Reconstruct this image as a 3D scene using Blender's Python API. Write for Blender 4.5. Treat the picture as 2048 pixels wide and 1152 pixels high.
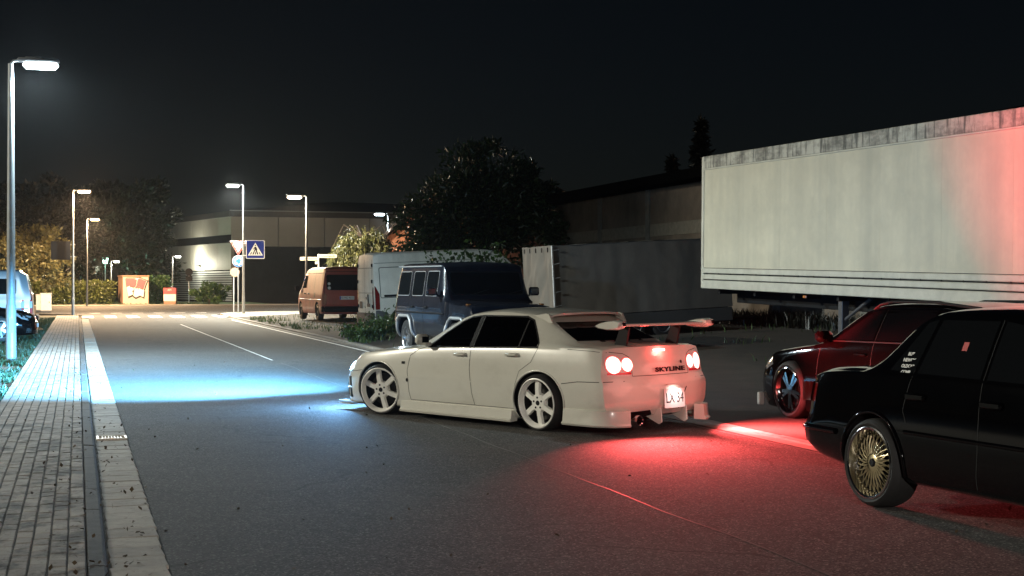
import bpy, bmesh, math, random
import numpy as np
from mathutils import Vector, Matrix, noise
from mathutils.bvhtree import BVHTree
rnd = random.Random(7)
nr = np.random.default_rng(7)
SC = bpy.context.scene
COL = SC.collection
for o in list(bpy.data.objects):
    bpy.data.objects.remove(o)

# ------------------------------------------------------------------ camera
F, CX, HZ, CH = 2844.0, 1024.0, 568.0, 1.55      # focal length in photo pixels, centre column, horizon row, eye height
cam_d = bpy.data.cameras.new('camera')
cam_d.sensor_width = 36.0
cam_d.lens = 36.0 * F / 2048.0
cam_d.clip_start, cam_d.clip_end = 0.1, 2000
cam = bpy.data.objects.new('camera', cam_d)
COL.objects.link(cam)
cam.location = (0, 0, CH)
cam.rotation_euler = (math.radians(90) - math.atan((576 - HZ) / F), 0, 0)
SC.camera = cam
# ------------------------------------------------------------------ world: a clear night, barely lit sky
W = bpy.data.worlds.new('World')
SC.world = W
W.use_nodes = True
wn, wl = W.node_tree.nodes, W.node_tree.links
bg = wn['Background']
sky = wn.new('ShaderNodeTexSky')
sky.sky_type = 'NISHITA'
sky.sun_disc = False
sky.sun_elevation = math.radians(40)         # a high moon: the day sky's colour, thousands of times dimmer
sky.sun_rotation = math.radians(140)
sky.air_density, sky.dust_density, sky.ozone_density = 1.0, 0.6, 1.0
wl.new(sky.outputs[0], bg.inputs['Color'])
bg.inputs['Strength'].default_value = 0.0009
sun_d = bpy.data.lights.new('moon', 'SUN')
sun_d.energy, sun_d.angle, sun_d.color = 0.012, math.radians(0.5), (0.8, 0.88, 1.0)
moon = bpy.data.objects.new('moon', sun_d)
COL.objects.link(moon)
moon.rotation_euler = (math.radians(50), 0, math.radians(-40))
vs = SC.view_settings
vs.view_transform, vs.look, vs.exposure, vs.gamma = 'Standard', 'None', 0.0, 1.0
SC.cycles.use_denoising = True
try:
    SC.cycles.denoiser = 'OPENIMAGEDENOISE'
except Exception:
    pass
SC.cycles.max_bounces = 6
SC.cycles.transparent_max_bounces = 12
SC.cycles.sample_clamp_indirect = 4.0
SC.cycles.sample_clamp_direct = 0.0
SC.cycles.caustics_reflective = False
SC.cycles.caustics_refractive = False

# ------------------------------------------------------------------ places
RA = math.atan((CX - 155.0) / F)                 # the road runs this far to the left of the view axis
SA, CA = math.sin(RA), math.cos(RA)
def rd(s, l, z=0.0):                             # along the road, across it (to the right), up
    return Vector((-SA * s + CA * l, CA * s + SA * l, z))
def sl(p):
    return (-SA * p[0] + CA * p[1], CA * p[0] + SA * p[1])
def pix(px, py, Y):
    return Vector(((px - CX) / F * Y, Y, CH - (py - HZ) / F * Y))
def groundY(py, z=0.0):
    return (CH - z) * F / (py - HZ)
def terr(l, s=60.0):                             # the lot right of the road climbs gently, level near the camera
    w = min(1.0, max(0.0, (s - 20.0) / 8.0))
    a = 0.045 * max(0.0, min(l, 24.0) - 6.95)
    b = 0.06 * max(0.0, min(l, 24.0) - 10.5)
    return b + (a - b) * w * w * (3 - 2 * w)
def terr_at(p):
    q = sl(p)
    return terr(q[1], q[0])

# ------------------------------------------------------------------ materials
MATS = {}
def nd(m, t, **kw):
    n = m.node_tree.nodes.new(t)
    for k, v in kw.items():
        setattr(n, k, v)
    return n
def mat(name, col, rough=0.5, metal=0.0, coat=0.0, var=0.0, vscale=6.0, bump=0.0, bscale=40.0, island=0.0, objvar=0.0,
        spec=0.5, emit=None, estr=0.0, world=False, rvar=0.0):
    if name in MATS: return MATS[name]
    m = bpy.data.materials.new(name)
    m.use_nodes = True
    MATS[name] = m
    L = m.node_tree.links
    b = m.node_tree.nodes['Principled BSDF']
    b.inputs['Base Color'].default_value = (*col, 1)
    b.inputs['Roughness'].default_value = rough
    b.inputs['Metallic'].default_value = metal
    b.inputs['Coat Weight'].default_value = coat
    b.inputs['Coat Roughness'].default_value = 0.06
    b.inputs['Specular IOR Level'].default_value = spec
    if emit:
        b.inputs['Emission Color'].default_value = (*emit, 1)
        b.inputs['Emission Strength'].default_value = estr
        m.cycles.emission_sampling = 'NONE'
    tc = None
    if var or bump or rvar:
        tc = nd(m, 'ShaderNodeTexCoord') if not world else None
        CO = tc.outputs['Object'] if tc else nd(m, 'ShaderNodeNewGeometry').outputs['Position']
    fac = None
    if var:
        n = nd(m, 'ShaderNodeTexNoise')
        n.inputs['Scale'].default_value = vscale
        n.inputs['Detail'].default_value = 6
        n.inputs['Roughness'].default_value = 0.65
        L.new(CO, n.inputs['Vector'])
        mr = nd(m, 'ShaderNodeMapRange')
        mr.inputs['From Min'].default_value, mr.inputs['From Max'].default_value = 0.3, 0.7
        mr.inputs['To Min'].default_value, mr.inputs['To Max'].default_value = 1 - var, 1 + var
        L.new(n.outputs['Fac'], mr.inputs['Value'])
        fac = mr.outputs[0]
    for amt, kind in ((island, 'i'), (objvar, 'o')):
        if amt:
            g = nd(m, 'ShaderNodeNewGeometry') if kind == 'i' else nd(m, 'ShaderNodeObjectInfo')
            out = g.outputs['Random Per Island'] if kind == 'i' else g.outputs['Random']
            mr = nd(m, 'ShaderNodeMapRange')
            mr.inputs['To Min'].default_value, mr.inputs['To Max'].default_value = 1 - amt, 1 + amt
            L.new(out, mr.inputs['Value'])
            if fac is None: fac = mr.outputs[0]
            else:
                mm = nd(m, 'ShaderNodeMath', operation='MULTIPLY')
                L.new(fac, mm.inputs[0]); L.new(mr.outputs[0], mm.inputs[1]); fac = mm.outputs[0]
    if fac is not None:
        vm = nd(m, 'ShaderNodeVectorMath', operation='SCALE')
        vm.inputs[0].default_value = col
        L.new(fac, vm.inputs['Scale'])
        L.new(vm.outputs[0], b.inputs['Base Color'])
    if rvar:
        n = nd(m, 'ShaderNodeTexNoise'); n.inputs['Scale'].default_value = vscale * 0.6; n.inputs['Detail'].default_value = 5
        L.new(CO, n.inputs['Vector'])
        mr = nd(m, 'ShaderNodeMapRange')
        mr.inputs['From Min'].default_value, mr.inputs['From Max'].default_value = 0.3, 0.7
        mr.inputs['To Min'].default_value, mr.inputs['To Max'].default_value = max(0.02, rough - rvar), min(1, rough + rvar)
        L.new(n.outputs['Fac'], mr.inputs['Value']); L.new(mr.outputs[0], b.inputs['Roughness'])
    if bump:
        n = nd(m, 'ShaderNodeTexNoise'); n.inputs['Scale'].default_value = bscale; n.inputs['Detail'].default_value = 4
        L.new(CO, n.inputs['Vector'])
        bp = nd(m, 'ShaderNodeBump'); bp.inputs['Strength'].default_value = bump; bp.inputs['Distance'].default_value = 0.02
        L.new(n.outputs['Fac'], bp.inputs['Height']); L.new(bp.outputs[0], b.inputs['Normal'])
    return m
def stain(m, col, scale, lo, hi, stretch=(1, 1, 1), amt=1.0, detail=7, world=False):
    """a patchy second colour over a material's base colour (dirt, streaks, worn paint)"""
    L = m.node_tree.links
    b = m.node_tree.nodes['Principled BSDF']
    src = b.inputs['Base Color'].links[0].from_socket if b.inputs['Base Color'].links else None
    tc = nd(m, 'ShaderNodeTexCoord'); mp = nd(m, 'ShaderNodeMapping'); mp.inputs['Scale'].default_value = stretch
    n = nd(m, 'ShaderNodeTexNoise'); n.inputs['Scale'].default_value = scale; n.inputs['Detail'].default_value = detail
    n.inputs['Roughness'].default_value = 0.7
    L.new(nd(m, 'ShaderNodeNewGeometry').outputs['Position'] if world else tc.outputs['Object'], mp.inputs[0]); L.new(mp.outputs[0], n.inputs['Vector'])
    mr = nd(m, 'ShaderNodeMapRange'); mr.inputs['From Min'].default_value, mr.inputs['From Max'].default_value = lo, hi
    mr.inputs['To Max'].default_value = amt
    L.new(n.outputs['Fac'], mr.inputs['Value'])
    mx = nd(m, 'ShaderNodeMix', data_type='RGBA')
    L.new(mr.outputs[0], mx.inputs['Factor'])
    if src: L.new(src, mx.inputs[6])
    else: mx.inputs[6].default_value = b.inputs['Base Color'].default_value
    mx.inputs[7].default_value = (*col, 1)
    L.new(mx.outputs[2], b.inputs['Base Color'])
    return m
def glass(name, tint, rough=0.02, amount=0.08):
    if name in MATS: return MATS[name]
    m = bpy.data.materials.new(name); m.use_nodes = True; MATS[name] = m
    N, L = m.node_tree.nodes, m.node_tree.links
    N.remove(N['Principled BSDF'])
    t = nd(m, 'ShaderNodeBsdfTransparent'); t.inputs[0].default_value = (*tint, 1)
    g = nd(m, 'ShaderNodeBsdfGlossy'); g.inputs['Roughness'].default_value = rough
    fr = nd(m, 'ShaderNodeFresnel'); fr.inputs[0].default_value = 1.5
    mx = nd(m, 'ShaderNodeMixShader')
    L.new(fr.outputs[0], mx.inputs[0]); L.new(t.outputs[0], mx.inputs[1]); L.new(g.outputs[0], mx.inputs[2])
    L.new(mx.outputs[0], N['Material Output'].inputs[0])
    return m
def emis(name, col, s):
    if name in MATS: return MATS[name]
    m = bpy.data.materials.new(name); m.use_nodes = True; MATS[name] = m
    N, L = m.node_tree.nodes, m.node_tree.links
    N.remove(N['Principled BSDF'])
    e = nd(m, 'ShaderNodeEmission'); e.inputs[0].default_value = (*col, 1); e.inputs[1].default_value = s
    L.new(e.outputs[0], N['Material Output'].inputs[0])
    m.cycles.emission_sampling = 'NONE'
    return m

M_black = mat('black_plastic', (0.008, 0.008, 0.009), 0.7, spec=.2)
M_gap = mat('panel_gap', (0.01, 0.01, 0.01), 0.9)
M_rubber = mat('tyre_rubber', (0.014, 0.014, 0.014), 0.75, var=0.3, vscale=14)
M_chrome = mat('chrome', (0.75, 0.75, 0.76), 0.08, 1.0)
M_steel = mat('galvanised_steel', (0.42, 0.43, 0.44), 0.45, 0.6, var=0.12, vscale=9)
M_white = mat('white_plate', (0.8, 0.8, 0.78), 0.5)
M_dglass = mat('dark_glass', (0.006, 0.007, 0.008), 0.04, spec=0.7)
M_redlens = mat('red_lens', (0.16, 0.008, 0.008), 0.12, coat=0.5)
M_clearlens = mat('clear_lens', (0.25, 0.25, 0.26), 0.08, 0.3, coat=1.0)

# ------------------------------------------------------------------ mesh helpers
def setp(o, label=None, cat=None, group=None, kind=None):
    if label: o['label'] = label
    if cat: o['category'] = cat
    if group: o['group'] = group
    if kind: o['kind'] = kind
    return o
def empty(name, loc=(0, 0, 0), rz=0.0, parent=None, pitch=0.0, roll=0.0):
    o = bpy.data.objects.new(name, None)
    COL.objects.link(o)
    o.location = loc
    o.rotation_euler = (roll, pitch, rz)
    o.parent = parent
    o.empty_display_size = 0.2
    return o
def mk(name, v, f, m, parent=None, smooth=None, loc=None, rot=None, fm=None):
    me = bpy.data.meshes.new(name)
    me.from_pydata([tuple(p) for p in v], [], f)
    ms = m if isinstance(m, (list, tuple)) else [m]
    for q in ms: me.materials.append(q)
    if fm: me.polygons.foreach_set('material_index', fm)
    me.update()
    if smooth is not None:
        me.shade_smooth()
        me.set_sharp_from_angle(angle=math.radians(smooth))
    return put(name, me, parent, loc, rot)
def put(name, me, parent=None, loc=None, rot=None):
    o = bpy.data.objects.new(name, me)
    COL.objects.link(o)
    o.parent = parent
    if loc is not None: o.location = loc
    if rot is not None: o.rotation_euler = rot
    return o
_bm = bmesh.new()
_cp = []
for sx in (-1, 1):
    for sy in (-1, 1):
        for sz in (-1, 1):
            for ax in range(3):
                _cp.append((sx, sy, sz, ax))
for q in _cp:
    p = [q[0] * 1.0, q[1] * 1.0, q[2] * 1.0]
    for a in range(3):
        if a != q[3]: p[a] *= 0.8
    _bm.verts.new(p)
_bm.verts.ensure_lookup_table(); _bm.verts.index_update()
bmesh.ops.convex_hull(_bm, input=_bm.verts)
bmesh.ops.dissolve_limit(_bm, angle_limit=0.02, verts=_bm.verts, edges=_bm.edges)
_bm.verts.index_update()
_cidx = []
for v in _bm.verts:
    best = None
    for k, q in enumerate(_cp):
        p = [q[0] * 1.0, q[1] * 1.0, q[2] * 1.0]
        for a in range(3):
            if a != q[3]: p[a] *= 0.8
        if (Vector(p) - v.co).length < 1e-4: best = k
    _cidx.append(best)
_CF = [tuple(_cidx[v.index] for v in f.verts) for f in _bm.faces]
_bm.free()
class MB:
    def __init__(self): self.v, self.f, self.m = [], [], []
    def add(self, vs_, fs, mi=0):
        o = len(self.v)
        self.v += [Vector(p) for p in vs_]
        for f in fs:
            self.f.append(tuple(i + o for i in f)); self.m.append(mi)
        return self
    def box(self, c, s, b=0.0, R=None, mi=0):
        c = Vector(c); h = [abs(q) / 2 for q in s]
        if b <= 0:
            vs_ = [Vector((sx * h[0], sy * h[1], sz * h[2])) for sx in (-1, 1) for sy in (-1, 1) for sz in (-1, 1)]
            fs = [(0, 1, 3, 2), (4, 6, 7, 5), (0, 4, 5, 1), (2, 3, 7, 6), (0, 2, 6, 4), (1, 5, 7, 3)]
        else:
            b = min(b, min(h) * 0.95)
            vs_ = []
            for q in _cp:
                p = [q[a] * (h[a] if a == q[3] else h[a] - b) for a in range(3)]
                vs_.append(Vector(p))
            fs = _CF
        if R is not None: vs_ = [R @ p for p in vs_]
        return self.add([p + c for p in vs_], fs, mi)
    def tube(self, path, r, n=10, cap=True, mi=0):
        path = [Vector(p) for p in path]
        rs = r if isinstance(r, (list, tuple)) else [r] * len(path)
        vs_, fs = [], []
        up = Vector((0.123, 0.31, 0.94))
        for i, p in enumerate(path):
            d = (path[min(i + 1, len(path) - 1)] - path[max(i - 1, 0)])
            d = d.normalized() if d.length > 1e-9 else Vector((0, 0, 1))
            a = d.cross(up)
            if a.length < 0.05: a = d.cross(Vector((1, 0, 0)))
            a.normalize(); bb = d.cross(a)
            up = bb if i else up
            up = a.cross(d)
            for k in range(n):
                t = 2 * math.pi * k / n
                vs_.append(p + (a * math.cos(t) + bb * math.sin(t)) * rs[i])
        for i in range(len(path) - 1):
            for k in range(n):
                k2 = (k + 1) % n
                fs.append((i * n + k, i * n + k2, (i + 1) * n + k2, (i + 1) * n + k))
        if cap:
            fs.append(tuple(range(n))[::-1]); fs.append(tuple(range((len(path) - 1) * n, len(path) * n)))
        return self.add(vs_, fs, mi)
    def lathe(self, prof, n=32, axis='y', c=(0, 0, 0), mi=0, close=False, mis=None):
        """prof: (radius, along) pairs turned about an axis"""
        c = Vector(c); vs_, fs, ml = [], [], []
        for (r, a) in prof:
            for k in range(n):
                t = 2 * math.pi * k / n
                cs, sn = r * math.cos(t), r * math.sin(t)
                p = (cs, a, sn) if axis == 'y' else ((cs, sn, a) if axis == 'z' else (a, cs, sn))
                vs_.append(c + Vector(p))
        m = len(prof)
        o = len(self.v)
        for i in range(m - 1 if not close else m):
            j = (i + 1) % m
            for k in range(n):
                k2 = (k + 1) % n
                fs.append((i * n + k, i * n + k2, j * n + k2, j * n + k))
        return self.add(vs_, fs, mi)
    def prism(self, poly, a, b, plane='xz', mi=0):
        """a 2-D outline pulled from a to b along the missing axis"""
        n = len(poly); vs_ = []
        for t in (a, b):
            for (p, q) in poly:
                vs_.append({'xz': (p, t, q), 'yz': (t, p, q), 'xy': (p, q, t)}[plane])
        fs = [tuple(range(n)), tuple(range(2 * n - 1, n - 1, -1))]
        for i in range(n):
            j = (i + 1) % n
            fs.append((i, i + n, j + n, j))
        return self.add(vs_, fs, mi)
    def build(self, name, m, parent=None, smooth=None, loc=None, rot=None, fixn=False):
        o = mk(name, self.v, self.f, m, parent, smooth, loc, rot, self.m if isinstance(m, (list, tuple)) else None)
        if fixn: recalc(o.data)
        return o
def recalc(me):
    b = bmesh.new(); b.from_mesh(me)
    bmesh.ops.recalc_face_normals(b, faces=b.faces)
    b.to_mesh(me); b.free()
def arc(cx, cy, r, a0, a1, n):
    return [(cx + r * math.cos(math.radians(a0 + (a1 - a0) * i / n)), cy + r * math.sin(math.radians(a0 + (a1 - a0) * i / n))) for i in range(n + 1)]
def rrect(x0, y0, x1, y1, r, n=4):
    r = min(r, (x1 - x0) / 2.01, (y1 - y0) / 2.01)
    return arc(x1 - r, y0 + r, r, -90, 0, n) + arc(x1 - r, y1 - r, r, 0, 90, n) + arc(x0 + r, y1 - r, r, 90, 180, n) + arc(x0 + r, y0 + r, r, 180, 270, n)
_txt = {}
def text_mesh(s, size, depth=0.0, bold=0.0, shear=0.0, space=1.0):
    c = bpy.data.curves.new('lettering', 'FONT')
    c.body, c.size, c.extrude, c.offset, c.shear, c.space_character = s, size, depth, bold, shear, space
    c.align_x, c.align_y = 'CENTER', 'CENTER'
    c.resolution_u = 3
    o = bpy.data.objects.new('lettering', c)
    COL.objects.link(o)
    dg = bpy.context.evaluated_depsgraph_get()
    me = bpy.data.meshes.new_from_object(o.evaluated_get(dg))
    bpy.data.objects.remove(o); bpy.data.curves.remove(c)
    me.materials.clear()
    return me
def lettering(name, s, size, m, parent, M, depth=0.001, bold=0.0, shear=0.0, width=None, space=1.0):
    """flat letters; M maps (right, up, out) to the parent's space"""
    me = text_mesh(s, size, depth, bold, shear, space)
    me.materials.append(m)
    if width:
        xs = [v.co.x for v in me.vertices]
        k = width / max(1e-6, max(xs) - min(xs))
        for v in me.vertices: v.co.x *= k
    me.transform(M)
    return put(name, me, parent)
def frame(o, right, up):
    r = Vector(right).normalized(); u = Vector(up).normalized(); n = r.cross(u)
    M = Matrix((r, u, n)).transposed().to_4x4(); M.translation = Vector(o)
    return M
# ------------------------------------------------------------------ vehicle kit (x forward, y left, z up, origin on the ground)
def pchip(x, y, xi):
    x, y, xi = map(np.asarray, (x, y, xi))
    h = np.diff(x); d = np.diff(y) / h
    m = np.zeros(len(x)); m[0], m[-1] = d[0], d[-1]
    for i in range(1, len(x) - 1):
        if d[i - 1] * d[i] > 0:
            w1, w2 = 2 * h[i] + h[i - 1], h[i] + 2 * h[i - 1]
            m[i] = (w1 + w2) / (w1 / d[i - 1] + w2 / d[i])
    k = np.clip(np.searchsorted(x, xi) - 1, 0, len(h) - 1)
    t = (xi - x[k]) / h[k]
    return ((2 * t ** 3 - 3 * t ** 2 + 1) * y[k] + (t ** 3 - 2 * t ** 2 + t) * h[k] * m[k] + (-2 * t ** 3 + 3 * t ** 2) * y[k + 1] + (t ** 3 - t ** 2) * h[k] * m[k + 1])
def smooth01(t):
    t = min(1, max(0, t)); return t * t * (3 - 2 * t)
def catmull(P, k, tens=.8):
    out = []
    n = len(P)
    for i in range(n - 1):
        p0, p1, p2, p3 = P[max(i - 1, 0)], P[i], P[i + 1], P[min(i + 2, n - 1)]
        for j in range(k):
            t = j / k
            q = []
            for a in range(2):
                m1 = (p2[a] - p0[a]) * 0.5 * tens; m2 = (p3[a] - p1[a]) * 0.5 * tens
                q.append((2 * t ** 3 - 3 * t ** 2 + 1) * p1[a] + (t ** 3 - 2 * t ** 2 + t) * m1 + (-2 * t ** 3 + 3 * t ** 2) * p2[a] + (t ** 3 - t ** 2) * m2)
            out.append(tuple(q))
    out.append(P[-1])
    return out
class Body:
    """a lofted vehicle shell: rows of (x, z_bottom, y_sill, y_wide, z_wide, y_belt, z_belt, y_roof, z_roof, z_crown)"""
    def __init__(self, rows, rear, front, kr=0.15, kf=0.25, n=64, k=3, Lr=0.6, Lf=0.7, bulge=0.012, flat=False, tens=.8):
        rows = sorted(rows)
        R = np.array(rows)
        xs = np.unique(np.concatenate([np.linspace(R[0, 0], R[-1, 0], n), R[:, 0]]))
        keep = [xs[0]]
        for q in xs[1:]:
            if q - keep[-1] > 0.012: keep.append(q)
        xs = np.array(keep)
        T = np.stack([pchip(R[:, 0], R[:, c], xs) for c in range(1, 10)], 1)
        wmax = R[:, 3].max()
        x0, x1 = xs[0], xs[-1]
        def deform(p):
            x, y, z = p
            ay = min(1.05, abs(y) / wmax)
            w = smooth01((x0 + Lr - x) / Lr)
            dx = w * (np.interp(z, rear[0], rear[1]) + kr * ay ** 3)
            w2 = smooth01((x - (x1 - Lf)) / Lf)
            dx += w2 * (np.interp(z, front[0], front[1]) - kf * ay ** 2.6)
            return (x + dx, y, z)
        v, f = [], []
        halves = []
        for i, x in enumerate(xs):
            z0, ys, ym, zm, yb, zb, yr, zr, zc = T[i]
            P = [(0, z0), (ys - 0.1, z0 + 0.004), (ys, z0 + 0.045), ((ys + ym * 2) / 3 + 0.004, z0 + 0.45 * (zm - z0)), (ym, zm), ((ym * .45 + yb * .55) + bulge, zm + 0.6 * (zb - zm)), (yb, zb),
                 (0.5 * (yb + yr) + bulge, 0.5 * (zb + zr)), (yr, zr), (yr * 0.72, zr + 0.66 * (zc - zr)), (yr * 0.38, zr + 0.92 * (zc - zr)), (0, zc)]
            if flat:
                Q = []
                for a in range(len(P) - 1):
                    for t in range(k):
                        Q.append((P[a][0] + (P[a + 1][0] - P[a][0]) * t / k, P[a][1] + (P[a + 1][1] - P[a][1]) * t / k))
                Q.append(P[-1])
            else:
                Q = catmull(P, k, tens)
            halves.append(Q)
        nh = len(halves[0])
        ring = 2 * nh - 2
        for i, x in enumerate(xs):
            Q = halves[i]
            for (y, z) in Q: v.append(deform((x, y, z)))
            for (y, z) in Q[-2:0:-1]: v.append(deform((x, -y, z)))
        for i in range(len(xs) - 1):
            for a in range(ring):
                b2 = (a + 1) % ring
                f.append((i * ring + a, i * ring + b2, (i + 1) * ring + b2, (i + 1) * ring + a))
        NC = 12
        for end, i in ((0, 0), (1, len(xs) - 1)):
            Q = halves[i]; x = xs[i]
            base = len(v)
            for (y, z) in Q:
                for c in range(NC + 1):
                    v.append(deform((x, y * (1 - 2 * c / NC), z)))
            for a in range(nh - 1):
                for c in range(NC):
                    q = (base + a * (NC + 1) + c, base + a * (NC + 1) + c + 1, base + (a + 1) * (NC + 1) + c + 1, base + (a + 1) * (NC + 1) + c)
                    f.append(q if end == 0 else q[::-1])
        bm = bmesh.new()
        for p in v: bm.verts.new(p)
        bm.verts.ensure_lookup_table()
        for q in f:
            try: bm.faces.new([bm.verts[j] for j in q])
            except Exception: pass
        bmesh.ops.remove_doubles(bm, verts=bm.verts, dist=0.0006)
        bmesh.ops.dissolve_degenerate(bm, dist=0.0002, edges=bm.edges)
        bmesh.ops.recalc_face_normals(bm, faces=bm.faces)
        self.bvh = BVHTree.FromBMesh(bm)
        self.bm = bm
        self.x0, self.x1 = x0, x1
    def side(self, x, z, s, off=0.0):
        h = self.bvh.ray_cast(Vector((x, s * 4, z)), Vector((0, -s, 0)))
        return Vector((x, s * ((abs(h[0].y) if h[0] else 0.8) + off), z))
    def rear(self, y, z, off=0.0):
        h = self.bvh.ray_cast(Vector((-9, y, z)), Vector((1, 0, 0)))
        return Vector(((h[0].x if h[0] else self.x0) - off, y, z))
    def front(self, y, z, off=0.0):
        h = self.bvh.ray_cast(Vector((9, y, z)), Vector((-1, 0, 0)))
        return Vector(((h[0].x if h[0] else self.x1) + off, y, z))
    def top(self, x, y, off=0.0):
        h = self.bvh.ray_cast(Vector((x, y, 6)), Vector((0, 0, -1)))
        return Vector((x, y, (h[0].z if h[0] else 1.0) + off))
    def P(self, mode, p, q, off):
        if mode == 'L': return self.side(p, q, 1, off)
        if mode == 'R': return self.side(p, q, -1, off)
        if mode == 'rear': return self.rear(p, q, off)
        if mode == 'front': return self.front(p, q, off)
        return self.top(p, q, off)
    def panel(self, name, poly, mode, m, parent, off=0.004, cuts=3, thick=0.0, smooth=40, dome=0.0):
        """an outline laid onto the shell"""
        b = bmesh.new()
        vs_ = [b.verts.new((p, q, 0)) for p, q in poly]
        b.faces.new(vs_)
        bmesh.ops.triangulate(b, faces=b.faces)
        if cuts:
            bmesh.ops.subdivide_edges(b, edges=b.edges, cuts=cuts, use_grid_fill=True)
        bmesh.ops.triangulate(b, faces=b.faces)
        cx = sum(p for p, q in poly) / len(poly); cy = sum(q for p, q in poly) / len(poly)
        rr = max(math.hypot(p - cx, q - cy) for p, q in poly)
        for v in b.verts:
            r2 = min(1, ((v.co.x - cx) ** 2 + (v.co.y - cy) ** 2) / rr ** 2)
            v.co = self.P(mode, v.co.x, v.co.y, off + dome * (1 - r2))
        if thick:
            g = bmesh.ops.extrude_face_region(b, geom=b.faces[:])
            d = {'L': (0, -1, 0), 'R': (0, 1, 0), 'rear': (1, 0, 0), 'front': (-1, 0, 0), 'top': (0, 0, -1)}[mode]
            ev = [e for e in g['geom'] if isinstance(e, bmesh.types.BMVert)]
            for v in ev: v.co += Vector(d) * thick
        bmesh.ops.recalc_face_normals(b, faces=b.faces)
        if not thick:
            d = {'L': (0, 1, 0), 'R': (0, -1, 0), 'rear': (-1, 0, 0), 'front': (1, 0, 0), 'top': (0, 0, 1)}[mode]
            if sum(f.normal.dot(Vector(d)) for f in b.faces) < 0:
                bmesh.ops.reverse_faces(b, faces=b.faces)
        me = bpy.data.meshes.new(name); b.to_mesh(me); b.free()
        me.materials.append(m)
        me.shade_smooth(); me.set_sharp_from_angle(angle=math.radians(smooth))
        return put(name, me, parent)
    def line(self, name, pts, mode, m, parent, w=0.006, off=0.0015, closed=False, step=0.04):
        """a thin ribbon along a line on the shell"""
        P = list(pts) + ([pts[0]] if closed else [])
        Q = []
        for a, b in zip(P[:-1], P[1:]):
            n = max(1, int(math.hypot(b[0] - a[0], b[1] - a[1]) / step))
            for i in range(n): Q.append((a[0] + (b[0] - a[0]) * i / n, a[1] + (b[1] - a[1]) * i / n))
        Q.append(P[-1])
        v, f = [], []
        for i, p in enumerate(Q):
            a, b = Q[max(i - 1, 0)], Q[min(i + 1, len(Q) - 1)]
            dx, dy = b[0] - a[0], b[1] - a[1]
            l = math.hypot(dx, dy) or 1
            nx, ny = -dy / l * w / 2, dx / l * w / 2
            v.append(self.P(mode, p[0] + nx, p[1] + ny, off)); v.append(self.P(mode, p[0] - nx, p[1] - ny, off))
        for i in range(len(Q) - 1): f.append((2 * i, 2 * i + 1, 2 * i + 3, 2 * i + 2))
        return mk(name, v, f, m, parent)
    def bead(self, name, pts, mode, m, parent, r=0.01, off=0.0, n=8, step=0.05):
        """a round moulding along a line on the shell"""
        Q = []
        for a, b in zip(pts[:-1], pts[1:]):
            k = max(1, int(math.hypot(b[0] - a[0], b[1] - a[1]) / step))
            for i in range(k): Q.append((a[0] + (b[0] - a[0]) * i / k, a[1] + (b[1] - a[1]) * i / k))
        Q.append(pts[-1])
        return MB().tube([self.P(mode, p, q, off) for p, q in Q], r, n).build(name, m, parent, 60)
    def finish(self, name, paint, parent, cutters=(), smooth=32):
        me = bpy.data.meshes.new(name)
        self.bm.to_mesh(me)
        me.materials.append(paint)
        me.shade_smooth()
        o = put(name, me, parent)
        if cutters:
            mods = []
            for c in cutters:
                md = o.modifiers.new('cut', 'BOOLEAN')
                md.operation, md.solver, md.object = 'DIFFERENCE', 'EXACT', c
                md.material_mode = 'TRANSFER'
            pw = o.parent; o.parent = None
            n0 = len(me.polygons)
            for solver in ('EXACT', 'MANIFOLD', 'FAST'):
                for md in o.modifiers:
                    try: md.solver = solver
                    except TypeError: pass
                bpy.context.view_layer.update()
                dg = bpy.context.evaluated_depsgraph_get()
                me2 = bpy.data.meshes.new_from_object(o.evaluated_get(dg))
                if len(me2.polygons) > 0.5 * n0: break
                print('boolean fallback', solver, len(me2.polygons), n0)
            o.modifiers.clear()
            o.data = me2
            o.parent = pw
            for c in cutters: bpy.data.objects.remove(c)
        me = o.data
        me.shade_smooth()
        me.set_sharp_from_angle(angle=math.radians(smooth))
        return o
def cutter_cyl(x, z, r, y0, y1, n=40, m=None):
    rx, rz = r if isinstance(r, tuple) else (r, r)
    return MB().prism([(x + rx * math.cos(2 * math.pi * (i + .37) / n), z + rz * math.sin(2 * math.pi * (i + .37) / n)) for i in range(n)], y0, y1).build('cutter', m or M_black, fixn=True)
def arch_cutters(axles, z, r, yo, yi, m=None):
    out = []
    for x in axles:
        out.append(cutter_cyl(x, z, r, yi, yo, m=m)); out.append(cutter_cyl(x, z, r, -yo, -yi, m=m))
    return out
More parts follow.
